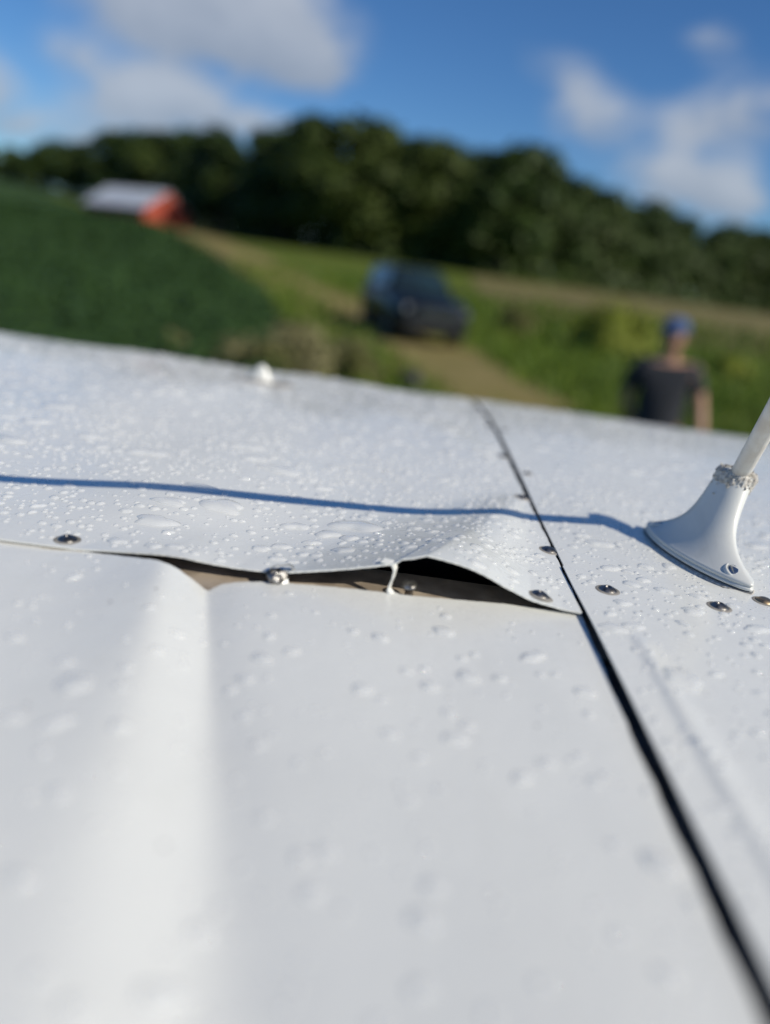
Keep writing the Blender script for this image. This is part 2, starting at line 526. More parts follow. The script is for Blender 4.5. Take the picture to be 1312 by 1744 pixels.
# fuselage side and belly: closes the skin all round
prof = []
a0 = math.atan(2 * 0.152 * 0.56); cv, cw = 1.26 - 0.3 * sin(a0), -0.152 * 0.56 ** 2 - 0.0015 - 0.3 * cos(a0)
for k in range(13):
    a = a0 + (pi / 2 - a0) * k / 12
    prof.append((cv + 0.3 * sin(a), cw + 0.3 * cos(a)))
prof += [(cv + 0.3, -0.8), (cv + 0.24, -0.93), (cv + 0.1, -1.0), (-0.1, -1.0), (-0.24, -0.93), (-0.33 - 0.2, -0.8), (-0.33 - 0.2, -0.25)]
for k in range(9):
    a = pi / 2 * (1 - k / 8)
    prof.append((-0.33 - 0.2 * sin(a), -0.205 + 0.2 * cos(a) - 0.0))
mb = MB(); us_ = spread(-1.7, 1.7, 18)
mb.loft([[Vector((u, v, PZ + w_ - 0.003)) for v, w_ in prof] for u in us_], closed=False, caps=False)
for u in (-1.7, 1.7):
    ring = [Vector((u, v, PZ + w_ - 0.003)) for v, w_ in prof]
    mb.add(ring, [tuple(range(len(ring)))], False)
mb.build('fuselage_side', M['paint'], aircraft)

# structure seen through the tear, with a plate added to darken the cavity
mb = MB()
mb.box((-0.08, 0.337, PZ - 0.0072), (0.40, 0.066, 0.0016))
mb.box((-0.08, 0.3700, PZ - 0.03), (0.40, 0.0015, 0.044))
mb.build('stringer', M['primer'], aircraft)
MB().box((-0.05, 0.43, PZ - 0.075), (1.2, 0.002, 0.13)).build('cavity_dark_plate', M['dark'], aircraft)  # unseen plate added to keep the inside of the gap dark
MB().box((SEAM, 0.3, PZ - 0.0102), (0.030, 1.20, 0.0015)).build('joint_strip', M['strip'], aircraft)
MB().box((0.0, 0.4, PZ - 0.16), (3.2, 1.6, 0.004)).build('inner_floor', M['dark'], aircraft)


# ------------------------------------------------------------------ rivets
def surf(u, v):
    if u > SEAM: return hC1(u, v) if v > VC else hC2(u, v)
    if v >= vA(u): return hA(u, v)
    return hB(u, v)


def normal_at(f, u, v, e=0.0012):
    return Vector((-(f(u + e, v) - f(u - e, v)) / (2 * e), -(f(u, v + e) - f(u, v - e)) / (2 * e), 1)).normalized()


def rivet_mesh(dimple):
    mb = MB(); R = 0.0049
    p = [(0.00001, 0.0010 if dimple else 0.0021)]
    if dimple: p += [(0.0011, 0.0010), (0.0013, 0.0019), (0.0017, 0.0022)]
    p += [(0.0024, 0.0020), (0.0035, 0.0015), (0.0044, 0.0008), (R, 0.0002), (R, -0.0006)]
    mb.lathe(p, n=28)
    return mb.mesh('rivet', M['steel'])


RM = [rivet_mesh(False), rivet_mesh(True)]
ring_me = MB().lathe([(0.0040, -0.0004), (0.0042, 0.0004), (0.0058, 0.0003), (0.0070, -0.0002)], n=28).mesh('sealant_ring', M['grime'])


def rivet(u, v, f, dimple=1, tilt=None, label=None, mat=None, ring=False, lift=0.0, scale=1.0):
    me = RM[dimple]
    if mat: me = me.copy(); me.materials[0] = mat
    n = normal_at(f, u, v)
    o = link_mesh('rivet', me, aircraft, (u, v, PZ + f(u, v) + lift))
    q = Vector((0, 0, 1)).rotation_difference(n)
    if tilt: q = tilt @ q
    o.rotation_mode = 'QUATERNION'; o.rotation_quaternion = q; o.scale = (scale,) * 3
    if label: o['label'] = label
    if ring or me is not None:
        r = bpy.data.objects.new('sealant_ring', ring_me); col.objects.link(r); r.parent = o
    return o


from mathutils import Quaternion
rv = lambda x, y, w_=0.001: on_skin(x, y, w_)
rivet(*rv(115, 916), hA, 1, ring=True)
p = rv(952, 941); rivet(0.1000, 0.4195, hA, 0)
p = rv(920, 1014, 0.003); rivet(p[0], p[1], hA, 1, Quaternion((1, 0, 0), -0.1), ring=True)
rivet(*rv(1035, 1005, .002), hC2, 1, ring=True)
rivet(*rv(1225, 1034, .002), hC2, 1, ring=True)
rivet(*rv(1302, 1024, .002), hC2, 0, mat=M['copper'], label='browned rivet head at the right edge', ring=True)
rivet(0.0990, 0.527, hA, 1, label='dark rivet at the edge of the seam, skin pulled away', mat=M['steel'])
for vv in (0.655, 0.80, 0.95): rivet(0.0975, vv, hA, 0, scale=0.8)
for vv in (0.60, 0.78, 0.93): rivet(0.112, vv, hC1, 0, scale=0.7)
# torn rivet that still pins the edge
pu, pw = lap_point(474, 977)
fz = lambda u, v: -0.0015
rr_ = random.Random(9); mb = MB(); rows = []
for rad, z in ((0.0048, -0.0026), (0.0052, -0.0012), (0.0054, 0.0), (0.0045, 0.0012), (0.0036, 0.0010), (0.0026, 0.0019), (0.0012, 0.0014), (0.0002, 0.0013)):
    rows.append([Vector((rad * cos(2 * pi * k / 22) * (1 + rr_.gauss(0, .07) + .13 * sin(3 * 2 * pi * k / 22 + 1)), rad * sin(2 * pi * k / 22) * (0.8 + rr_.gauss(0, .06)), z + rr_.gauss(0, .00022) + rad * .16 * sin(2 * 2 * pi * k / 22))) for k in range(22)])
mb.loft(rows)
t1 = link_mesh('rivet', mb.mesh('rivet', M['torn']), aircraft, (pu, vA(pu) - 0.0026, PZ + 0.0002))
t1.rotation_euler = (0.62, 0.22, 0.4); t1['label'] = 'mangled rivet pulled half through the torn edge'
mb = MB(); c0 = Vector((pu, vA(pu), PZ))
pts = [(-0.004, -0.003, 0.002), (-0.0035, -0.0028, 0.0045), (-0.001, -0.0025, 0.0058), (0.002, -0.001, 0.0056), (0.0045, 0.0, 0.0062), (0.0068, 0.001, 0.0048), (0.0062, 0.0005, 0.0036)]
pts2 = [(-0.0035, 0.001, 0.001), (-0.003, 0.002, 0.0035), (-0.001, 0.0025, 0.0042), (0.002, 0.003, 0.0042), (0.0045, 0.0045, 0.0048), (0.007, 0.005, 0.0034), (0.0065, 0.0045, 0.0026)]
for dz in (0, -0.0007):
    r1 = [c0 + Vector(q) + Vector((0, 0, dz)) for q in pts]; r2 = [c0 + Vector(q) + Vector((0, 0, dz)) for q in pts2]
    mb.loft([r1, r2], closed=False, caps=False)
r1 = [c0 + Vector(q) for q in pts]
mb.loft([r1, [q - Vector((0, 0, 0.0007)) for q in r1]], closed=False, caps=False, smooth=False)
mb.build('torn_flap', M['bare'], aircraft)
mb = MB()
mb.loft([[c0 + Vector(q) for q in ((0.0008, -0.004, -0.001), (0.004, -0.0042, -0.0035), (0.0062, -0.0035, -0.0033))],
         [c0 + Vector(q) for q in ((0.001, -0.002, 0.002), (0.003, -0.002, 0.0006), (0.0052, -0.001, -0.0012))]], closed=False, caps=False)
mb.build('torn_flap', M['paint'], aircraft)
# rivet left standing on the stringer
gu, gv = on_skin(697, 999, 0.000)
st = MB().lathe([(0.00001, 0.0022), (0.0022, 0.0019), (0.0036, 0.0012), (0.0044, 0.0002), (0.0042, -0.0006), (0.0021, -0.0010), (0.0021, -0.0066)], n=24)
mb = st.mesh('rivet', M['torn']); o = link_mesh('rivet', mb, aircraft, (gu, gv, PZ + 0.0006)); o['label'] = 'shiny rivet left standing inside the open gap'
o.rotation_euler = (0.12, -0.1, 0)
# strip of skin torn loose, hanging from the lifted edge down to the stringer
tu, tw = lap_point(677, 957.5)
tv = vA(tu)
path = [(tu - 0.0075, tv + 0.0008, tw - 0.0010), (tu - 0.0036, tv + 0.0004, tw - 0.0013), (tu - 0.0014, tv + 0.0002, tw - 0.0022), (tu - 0.0006, tv, tw - 0.0045), (tu - 0.0010, tv - 0.0004, tw - 0.0085),
        (tu - 0.0020, tv - 0.0010, tw - 0.0120), (tu - 0.0024, tv - 0.0016, tw - 0.0146), (tu - 0.0004, tv - 0.0024, tw - 0.0164), (tu + 0.0034, tv - 0.0028, tw - 0.0170)]
mb = MB(); rows = []
for k, (a, b, c) in enumerate(path):
    wd = 0.0042 - 0.0002 * k
    rows.append([Vector((a, b, PZ + c)), Vector((a + 0.0012, b + wd, PZ + c + 0.0004)), Vector((a + 0.0005, b + wd, PZ + c - 0.0005)), Vector((a - 0.0007, b, PZ + c - 0.0007))])
mb.loft(rows, True, True, False)
mb.build('torn_strip', M['paint'], aircraft)['label'] = 'narrow strip of torn skin hanging down inside the gap'

# ------------------------------------------------------------------ antenna
AZ0 = PZ + 0.0012
F1, F2 = Vector((0.1795, 0.4895)), Vector((0.2085, 0.3905))       # ends of the foot
fc = (F1 + F2) / 2; fa = (F2 - F1); FL = fa.length / 2; fa.normalize(); fb = Vector((-fa.y, fa.x))   # fb points to the far right side
CT = Vector((0.2135, 0.4576, 0.0540))                             # middle of the collar
NR = 48


def foot_ring(hl, hw, z, pw=1.35, c=fc):
    out = []
    for k in range(NR):
        a = 2 * pi * k / NR
        x = cos(a); y = sin(a)
        y = math.copysign(abs(y) ** pw, y) if abs(y) > 1e-9 else 0.0
        p_ = c + fa * (x * hl) + fb * (y * hw)
        out.append(Vector((p_.x, p_.y, AZ0 + z)))
    return out


ant = empty('antenna', (fc.x, fc.y, AZ0), aircraft)
ant['label'] = 'white swept antenna with screwed foot and crumbling sealant at its collar'
gas = MB(); gas.loft([foot_ring(FL + 0.0006, 0.0167, -0.0005), foot_ring(FL + 0.0006, 0.0167, 0.0012), foot_ring(FL - 0.0012, 0.0150, 0.0014), foot_ring(FL - 0.0012, 0.0150, 0.0022)], smooth=False)
gas.build('gasket', M['rubber'], ant)
mb = MB(); rings = [foot_ring(FL - 0.0002, 0.0160, 0.0018), foot_ring(FL + 0.0003, 0.0166, 0.0022), foot_ring(FL, 0.0164, 0.0036), foot_ring(FL - 0.0010, 0.0153, 0.0039), foot_ring(FL - 0.0010, 0.0153, 0.0043), foot_ring(FL - 0.0002, 0.0161, 0.0046),
                    foot_ring(FL - 0.0006, 0.0158, 0.0060), foot_ring(FL - 0.0018, 0.0146, 0.0066)]
wh_dir = Vector((0.0, -0.10, 1.0)).normalized()
for k in range(1, 37):
    t = (k / 36) ** 1.4
    z = 0.0066 + (CT.z - 0.0066) * t
    g = (1 - t) ** 5.4                                   # concave flare
    hl = 0.0122 + (FL - 0.0018 - 0.0122) * g + 0.010 * (1 - t) * (1 - g)
    hw = 0.0088 + (0.0146 - 0.0088) * g
    c = fc.lerp(Vector((CT.x, CT.y)), t)
    rings.append(foot_ring(hl, hw, z, 1.35 - 0.35 * min(1, t * 1.3), c))
rings.append(foot_ring(0.0085, 0.0070, CT.z + 0.0012, 1.0, Vector((CT.x, CT.y))))
mb.loft(rings, True, True, True)
mb.build('antenna_base', M['antenna'], ant)
# whip
W0 = Vector((CT.x + 0.001, CT.y, AZ0 + CT.z - 0.004))
WTIP = []
# the whip leans so that its shadow runs to the far left as in the photograph
_s0 = W0 - sun_dir * ((W0.z - PZ) / sun_dir.z)
_tg = on_skin(0, 812); _n = sun_dir.cross(Vector((_tg[0], _tg[1], PZ)) - _s0)
_dr = ray(1313, 712); _o = Vector((0, 0, CAM_Z)); LEAN = (_o + _dr * ((W0 - _o).dot(_n) / _dr.dot(_n)) - W0).normalized()
print('LEAN', LEAN)
L_ = 0.62
for k in range(33):
    t = k / 32
    WTIP.append(W0 + LEAN * (L_ * t))
mb = MB(); mb.tube(WTIP, [0.0056 - 0.0012 * k / 32 for k in range(33)], 16)
mb.build('whip', M['whip'], ant)
# crumbly sealant crust on the collar
mb = MB(); rr = random.Random(3)
rows = []
for kz, (zz, gr) in enumerate([(-0.0110, -0.0003), (-0.0092, 0.0004), (-0.0070, 0.0006), (-0.0048, 0.0007), (-0.0026, 0.0009), (-0.0008, 0.0009), (0.0008, 0.0002), (0.0018, -0.0022), (0.0022, -0.0046)]):
    row = []
    for k in range(64):
        a = 2 * pi * k / 64
        side = 0.55 + 0.45 * sin(a + 0.6)
        j_ = rr.gauss(0, 0.00042) + 0.0004 * sin(7 * a + kz)
        r1, r2 = 0.0128 + (gr + j_) * (0.5 + side), 0.0094 + (gr + j_) * (0.5 + side)
        if zz < -0.006: r1 -= 0.0007 * (1 - side) + 0.0002; r2 -= 0.0007 * (1 - side) + 0.0002
        q = fa * (cos(a) * r1) + fb * (sin(a) * r2)
        t = 1 + zz / (CT.z)
        c = fc.lerp(Vector((CT.x, CT.y)), min(1.0, t))
        row.append(Vector((c.x + q.x, c.y + q.y, AZ0 + CT.z + zz + rr.gauss(0, 0.00035))))
    rows.append(row)
mb.loft(rows, True, False, False)
for k in range(170):
    a = rr.uniform(0, 2 * pi); zz = 0.0016 - abs(rr.gauss(0, 0.006)); r = rr.uniform(0.00025, 0.0008)
    q = fa * (cos(a) * 0.0136) + fb * (sin(a) * 0.0101)
    c0_ = fc.lerp(Vector((CT.x, CT.y)), min(1.0, 1 + zz / CT.z))
    if zz > 0: q = q * rr.uniform(0.5, 0.95); zz = 0.0022
    mb.lathe([(0.00001, r), (r * 0.8, r * 0.5), (r * rr.uniform(.7, 1.2), -r * 0.3), (0.00001, -r)], (c0_.x + q.x, c0_.y + q.y, AZ0 + CT.z + zz), 5, Matrix.Rotation(rr.uniform(0, 6), 3, 'Z') @ Matrix.Rotation(rr.uniform(0, 6), 3, 'X'), smooth=False)
mb.build('sealant', M['sealant'], ant)


# slotted screws in the foot
def slotted(loc, rot, s=1.0):
    mb = MB(); R = 0.0052 * s
    for sg in (-1, 1):
        pts = []
        half = 0.00055 * s
        arc = [sg * pi / 2 + (pi * k / 16 - pi / 2) * 0.93 for k in range(17)]
        def ringz(rad, z): return [Vector((rad * cos(a), rad * sin(a) if abs(rad * sin(a)) > half else sg * half, z)) for a in arc]
        rs = [ringz(R, -0.001 * s), ringz(R, 0.0004 * s), ringz(R * 0.86, 0.0010 * s), ringz(R * 0.5, 0.0016 * s), ringz(R * 0.12, 0.0018 * s)]
        rs = [[rot @ q + loc for q in r] for r in rs]
        mb.loft(rs, True, True, True)
    mb.lathe([(0.00001, 0.0001), (R * 0.98, 0.0001), (R * 0.98, -0.001)], loc, 20, rot)
    return mb.build('screw', M['bright'], ant)


def toe(tt): return fc + fa * (FL * tt)
for L3, sg in ((Vector((toe(.73).x, toe(.73).y, AZ0 + 0.0080)), 1), (Vector((toe(-.74).x, toe(-.74).y, AZ0 + 0.0084)), -1)):
    tilt = Matrix.Rotation(sg * 0.40, 3, Vector((fb.x, fb.y, 0)))
    rot = tilt @ Matrix.Rotation(-0.75, 3, 'Z')
    slotted(L3, rot, 1.12)
    bs_ = MB().lathe([(0.0059, -0.001), (0.0061, 0.0004), (0.0066, 0.0006), (0.0073, 0.0001), (0.0078, -0.0012)], L3, 32, tilt)
    bs_.build('screw_boss', M['antenna'], ant)
# thin old paint-and-dirt lines along the laps
for pts_ in ([(u, vA(u) - 0.0006, hB(u, vA(u) - 0.0006)) for u in np.linspace(-0.6, -0.141, 60)], [(u, VC + 0.0006 + 0.0002 * sin(u * 300), hC1(u, VC + 0.0006)) for u in np.linspace(0.107, 0.5, 80)]):
    mb = MB(); mb.loft([[Vector((u, v - 0.0005 - 0.0003 * sin(u * 170) ** 2, PZ + w_ + 0.00008)), Vector((u, v, PZ + w_ + 0.0003)), Vector((u, v + 0.0005 + 0.0002 * sin(u * 240), PZ + w_ + 0.00008))] for u, v, w_ in pts_], closed=False, caps=False)
    mb.build('sealant_line', M['line'], aircraft)
# old filler line where the foot was bedded
mb = MB(); mb.loft([foot_ring(FL + 0.0022, 0.0185, -0.0004), foot_ring(FL + 0.0016, 0.0178, 0.0006), foot_ring(FL + 0.0004, 0.0166, 0.0008)], caps=False)
mb.build('sealant', M['sealant'], ant)

# small fin antenna near the far shoulder
fu, fv = on_skin(437, 653, -0.008); fv += 0.02
fin = empty('fin_antenna', (fu, fv, PZ + hA(fu, fv)), aircraft)
fin['label'] = 'small white fin on a grimy base near the far edge'
zf = PZ + hA(fu, fv)
mb = MB(); rs = []
for z, hl, off in ((0.0, 0.019, 0), (0.002, 0.018, 0), (0.006, 0.0135, 0.0015), (0.011, 0.0105, 0.003), (0.016, 0.0075, 0.004), (0.0195, 0.0045, 0.0045), (0.021, 0.0012, 0.005)):
    rs.append([Vector((fu + hl * cos(2 * pi * k / 20) + off * 0.4, fv + hl * 0.55 * sin(2 * pi * k / 20), zf + z)) for k in range(20)])
mb.loft(rs); mb.build('fin', M['antenna'], fin)
mb = MB()
ob = []
for zz, sc in ((-0.003, 1.0), (0.0012, 0.95), (0.0016, 0.6)):
    ob.append([Vector((fu + 0.004 + 0.042 * sc * cos(2 * pi * k / 28) * (1 + 0.1 * sin(3 * k)), fv - 0.006 + 0.026 * sc * sin(2 * pi * k / 28), zf + zz + (hA(fu + 0.04 * cos(2 * pi * k / 28), fv - 0.006 + 0.026 * sin(2 * pi * k / 28)) - hA(fu, fv)))) for k in range(28)])
mb.loft(ob); mb.build('base_plate', M['grime'], fin)

# ------------------------------------------------------------------ rain drops
UP, LO, FR, NR_ = 'up', 'lo', 'fr', 'nr'
drops = []          # (panel, u, v, r, aspect, angle)
cell = {}
GRID = 0.012


def free_spot(u, v, r):
    i, j = int(u // GRID), int(v // GRID); k = int((r + 0.014) // GRID) + 1
    for a in range(i - k, i + k + 1):
        for b in range(j - k, j + k + 1):
            for (x, y, q) in cell.get((a, b), ()):
                if (x - u) ** 2 + (y - v) ** 2 < (q + r) ** 2 * 0.92: return False
    return True


ANT_K = [(fc + fa * (FL * t), 0.022 - 0.008 * abs(t)) for t in (-1, -.6, -.2, .2, .6, 1)]


def put_drop(u, v, r, asp=None, ang=None, force=False):
    if u > SEAM:
        if u - r * 1.1 < seam_r(v) + 0.001: return False
        if abs(v - VC) < r * 1.1 + 0.0006: return False
        for c, q in ANT_K:
            if (c.x - u) ** 2 + (c.y - v) ** 2 < (q + r) ** 2: return False
        pn = FR if v > VC else NR_
    else:
        if u + r * 1.1 > seam_l(v) - 0.001: return False
        if v > vA(u):
            if v - r < vA(u) + 0.002: return False
            pn = UP
        else:
            if v + r > vB(u) - 0.002: return False
            pn = LO
    if not force and not free_spot(u, v, r): return False
    cell.setdefault((int(u // GRID), int(v // GRID)), []).append((u, v, r))
    drops.append((pn, u, v, r, asp if asp else random.uniform(0.75, 1.0), ang if ang is not None else random.gauss(0, 0.5)))
    return True


for o_ in aircraft.children:
    if o_.name.startswith('rivet'):
        L3 = o_.location + Vector((0, 0.5, 0)); cell.setdefault((int(L3.x // GRID), int(L3.y // GRID)), []).append((L3.x, L3.y, 0.006))
# the big drops one can point at in the photograph: place, width in the picture, shape
for x, y, wpx, asp in [(610, 893, 88, .62), (265, 887, 70, .6), (290, 858, 58, .55), (380, 862, 80, .7), (345, 833, 60, .5), (480, 800, 70, .5), (560, 905, 50, .6), (505, 890, 46, .6),
                       (480, 925, 34, .8), (585, 940, 40, .8), (595, 915, 36, .7), (445, 930, 36, .7), (200, 920, 34, .8), (735, 915, 22, .8), (1022, 927, 46, .55), (1040, 968, 34, .7), (1212, 1012, 55, .6),
                       (1130, 1010, 30, .7), (1060, 1030, 32, .6), (1180, 1045, 40, .6), (1080, 1070, 36, .7), (990, 912, 26, .7), (650, 1075, 34, .8), (758, 1066, 40, .8), (620, 1160, 40, .7), (735, 1155, 36, .8),
                       (800, 1140, 46, .7), (1000, 1170, 40, .7), (500, 1095, 30, .8), (305, 1070, 24, .8), (112, 1123, 30, .8), (205, 1235, 36, .8), (100, 1350, 36, .9), (35, 1495, 40, .9), (20, 1215, 36, .9), (270, 1105, 28, .8),
                       (215, 1140, 24, .8), (725, 1545, 50, .8), (720, 1660, 36, .9), (535, 1490, 36, .9), (130, 1710, 46, .8), (700, 1345, 24, .8), (455, 1360, 26, .8), (1140, 905 + 60, 26, .8), (1100, 965, 26, .8), (1095, 992, 24, .8), (1160, 1000, 26, .8),
                       (100, 690, 60, .5), (60, 715, 46, .5), (150, 740, 40, .5), (250, 770, 70, .45), (420, 760, 60, .5), (20, 745, 50, .5), (1290, 1075, 44, .6), (1290, 930, 40, .6)]:
    q = on_skin(x, y, 0.001); d_ = sqrt(q[0] ** 2 + q[1] ** 2 + HC ** 2)
    put_drop(q[0], q[1], wpx / FPX * d_ / 2, asp, random.gauss(0, 0.2), True)


def rain(n, u0, u1, v0, v1, med, sig, big, patch):
    made = 0
    for _ in range(n):
        u = random.uniform(u0, u1); v = random.uniform(v0, v1)
        g = 0.5 + 0.5 * sin(u * 31 + 5 * sin(v * 17)) * sin(v * 23 + 4 * sin(u * 19) + 1)
        if random.random() > 1 - patch * g: continue
        r = med * exp(random.gauss(0, sig))
        if random.random() < big: r *= random.uniform(2.0, 3.4)
        r = min(max(r, 0.0007), 0.010)
        made += put_drop(u, v, r, random.uniform(0.55, 1.0) if r > 0.003 else None)
    return made


rain(5200, -0.34, 0.10, 0.335, 0.62, 0.0016, 0.55, 0.07, 0.5)
rain(3400, -0.75, 0.10, 0.62, 1.18, 0.0030, 0.5, 0.12, 0.4)
rain(620, -0.16, 0.10, 0.08, 0.325, 0.0012, 0.5, 0.10, 0.5)
rain(2600, 0.105, 0.36, VC, 0.62, 0.0014, 0.5, 0.06, 0.5)
rain(1300, 0.105, 0.62, 0.62, 1.15, 0.0025, 0.5, 0.10, 0.4)
rain(1200, 0.106, 0.24, 0.10, VC, 0.0012, 0.55, 0.06, 0.4)
HF = {UP: hA, LO: hB, FR: hC1, NR_: hC2}


def project(u, v, z):
    q = Vector((u, v, z - CAM_Z)); f = q.dot(Fv)
    a, b = q.x / f * FPX, q.dot(Uv) / f * FPX
    return CX + a * cos(ROLL) + b * sin(ROLL), CY + a * sin(ROLL) - b * cos(ROLL)


def drop_geo(mb, d, fine):
    pn, u, v, r, asp, ang = d
    f = HF[pn]; n = 22 if fine else 12
    k1, k2, p1, p2, p3 = random.uniform(0.02, 0.10), random.uniform(0, 0.07), random.uniform(0, 6), random.uniform(0, 6), random.uniform(0, 6)
    big = min(1.0, r / 0.006)
    k1 *= 0.9 + 1.6 * big; k2 *= 0.8 + 2.2 * big; k3 = 0.02 + 0.09 * big
    h = min(0.46 * r, 0.0008 + 0.11 * r)
    rings = [1.0, 0.93, 0.78, 0.52, 0.25] if fine else [1.0, 0.88, 0.55]
    vs = []
    for q in rings:
        e = 2.2 + 2.5 * big
        z = h * (1 - q ** e) if q < 1 else -0.00006
        for k in range(n):
            a = 2 * pi * k / n
            R = r * q * (1 + q * (k1 * cos(2 * a + p1) + k2 * cos(3 * a + p2) + k3 * cos(5 * a + p3)))
            x, y = R * cos(a), R * asp * sin(a)
            x, y = x * cos(ang) - y * sin(ang), x * sin(ang) + y * cos(ang)
            vs.append((u + x, v + y, PZ + f(u + x, v + y) + z))
    vs.append((u, v, PZ + f(u, v) + h))
    m_ = len(rings); fs = []
    for i in range(m_ - 1):
        for k in range(n):
            a, b = i * n + k, i * n + (k + 1) % n
            fs.append((a, b, b + n, a + n))
    for k in range(n): fs.append(((m_ - 1) * n + k, (m_ - 1) * n + (k + 1) % n, m_ * n))
    mb.add(vs, fs, True)


cand = []
for i, d in enumerate(drops):
    x, y = project(d[1], d[2], PZ)
    if -10 < x < 1322 and 560 < y < 1760:
        cand.append((d[3] / sqrt(d[1] ** 2 + d[2] ** 2 + HC ** 2), i))
cand.sort(reverse=True)
top300 = set(i for _, i in cand[:300])
def drop_label(d):
    pn, u, v = d[0], d[1], d[2]
    if pn == UP:
        if v > 0.4425 + 0.2 * (u + 0.03): return ('clear raindrop on the upper panel, beyond the long antenna shadow', 'raindrops beyond the antenna shadow')
        if u > -0.035: return ('clear raindrop on the slopes of the lifted buckle, this side of the shadow', 'raindrops on the buckle')
        return ('clear raindrop on the upper panel between the antenna shadow and the torn edge', 'raindrops between the shadow and the tear')
    if pn == LO:
        if u < -0.0752 + (0.3075 - v) * 0.283: return ('clear raindrop on the near panel, left of the sharp crease', 'raindrops left of the crease')
        return ('clear raindrop on the near panel, between the sharp crease and the dark seam', 'raindrops right of the crease')
    if pn == FR:
        if v > 0.52: return ('clear raindrop on the far right panel, behind the antenna', 'raindrops behind the antenna')
        return ('clear raindrop between the dark seam and the antenna foot', 'raindrops beside the antenna')
    return ('clear raindrop on the near right panel, nearer than the antenna', 'raindrops on the near right panel')
big_of = {}
for _, i in cand[:300]:
    g_ = drop_label(drops[i])[1]
    if g_ not in big_of or drops[i][3] > drops[big_of[g_]][3]: big_of[g_] = i
BIG = set(big_of.values())
rest = MB()
caster = []
for i, d in enumerate(drops):
    if i in top300:
        mb = MB(); drop_geo(mb, d, True)
        o = mb.build('raindrop', M['water'])
        l_, g_ = drop_label(d)
        tag(o, l_.replace('clear raindrop', 'largest of the raindrops') if i in BIG else l_, 'raindrop', None if i in BIG else g_)
        caster.append(o)
    else: drop_geo(rest, d, False)
o = rest.build('fine_raindrops', M['water']); tag(o, 'fine scattered raindrops beaded all over the white skin', 'raindrops', kind='stuff'); caster.append(o)

# ------------------------------------------------------------------ ground
def gz(x, y):
    g = 2.0 * sst(y, 20, 75)
    q = min(1, max(0, (-x - 15) / 90)) * min(1, max(0, (y - 50) / 110))
    g += 6.6 * q
    g -= 0.17 * sst(x, 0.5, 3.0) * (1 - sst(y, 8, 14))
    return g + 0.05 * sin(x * 0.31 + 1) * sin(y * 0.23)


def strip(name, pts_l, pts_r, lift, mat, nx=5):
    """a sheet laid on the ground between two edge lines"""
    mb = MB(); n = len(pts_l); vs = []; fs = []
    for k in range(n):
        for j in range(nx):
            t = j / (nx - 1); x = pts_l[k][0] * (1 - t) + pts_r[k][0] * t; y = pts_l[k][1] * (1 - t) + pts_r[k][1] * t
            vs.append((x, y, gz(x, y) + lift))
    for k in range(n - 1):
        for j in range(nx - 1):
            a = k * nx + j; fs.append((a, a + 1, a + nx + 1, a + nx))
    mb.add(vs, fs)
    return mb.build(name, mat)


def ground_mat(name, ca, cb, cc, s1, s2, rough=0.95, bump=0.6):
    m, t, bs = material(name)
    pos = t.new('ShaderNodeNewGeometry').outputs['Position']
    a = t.noise(pos, s1, 5.0, 0.6); b = t.noise(pos, s2, 4.0, 0.65)
    c = t.mix(t.smooth(a, 0.36, 0.64), ca, cb); c = t.mix(t.math('MULTIPLY', t.smooth(b, 0.5, 0.72), 0.75), c, cc)
    t.l.new(c, bs.inputs['Base Color']); bs.inputs['Roughness'].default_value = rough
    bs.inputs['Specular IOR Level'].default_value = 0.15
    t.l.new(t.bump(b, bump, 0.08), bs.inputs['Normal'])
    return m


M['grass'] = ground_mat('meadow_ground', (0.060, 0.100, 0.010), (0.095, 0.122, 0.015), (0.14, 0.120, 0.03), 0.35, 3.0)
M['crop'] = ground_mat('crop_ground', (0.026, 0.056, 0.012), (0.034, 0.066, 0.016), (0.020, 0.040, 0.010), 0.08, 1.4)
M['dirt'] = ground_mat('dry_track', (0.24, 0.19, 0.08), (0.18, 0.15, 0.05), (0.11, 0.12, 0.03), 0.5, 2.2)
M['dry'] = ground_mat('dry_stubble', (0.170, 0.140, 0.062), (0.135, 0.118, 0.046), (0.085, 0.095, 0.030), 0.2, 1.5)
xs = sorted(set([-900, -600, -400, -250, 250, 400, 600, 900] + [x for x in range(-200, 201, 4)]))
ys = sorted(set([-300, -150, -60, -30, 260, 330, 420, 600, 1000, 1600] + [y for y in range(-20, 241, 4)]))
mb = MB(); vs = [(x, y, gz(x, y)) for x in xs for y in ys]; k = len(ys)
mb.add(vs, [(i * k + j, (i + 1) * k + j, (i + 1) * k + j + 1, i * k + j + 1) for i in range(len(xs) - 1) for j in range(k - 1)])
tag(mb.build('ground', M['grass'], loc=(0, 0, 0)), 'green meadow ground', kind='structure')


def on_ground(x, y, lo=3.0, hi=400.0):
    d = ray(x, y); t = lo; step = 0.25
    while t < hi:
        p = d * t
        if CAM_Z + p.z < gz(p.x, p.y):
            a_, b_ = t - step, t
            for _ in range(14):
                c_ = (a_ + b_) / 2; p = d * c_
                if CAM_Z + p.z < gz(p.x, p.y): b_ = c_
                else: a_ = c_
            return p.x, p.y
        step = 0.25 + t * 0.01; t += step
    p = d * hi
    return p.x, p.y


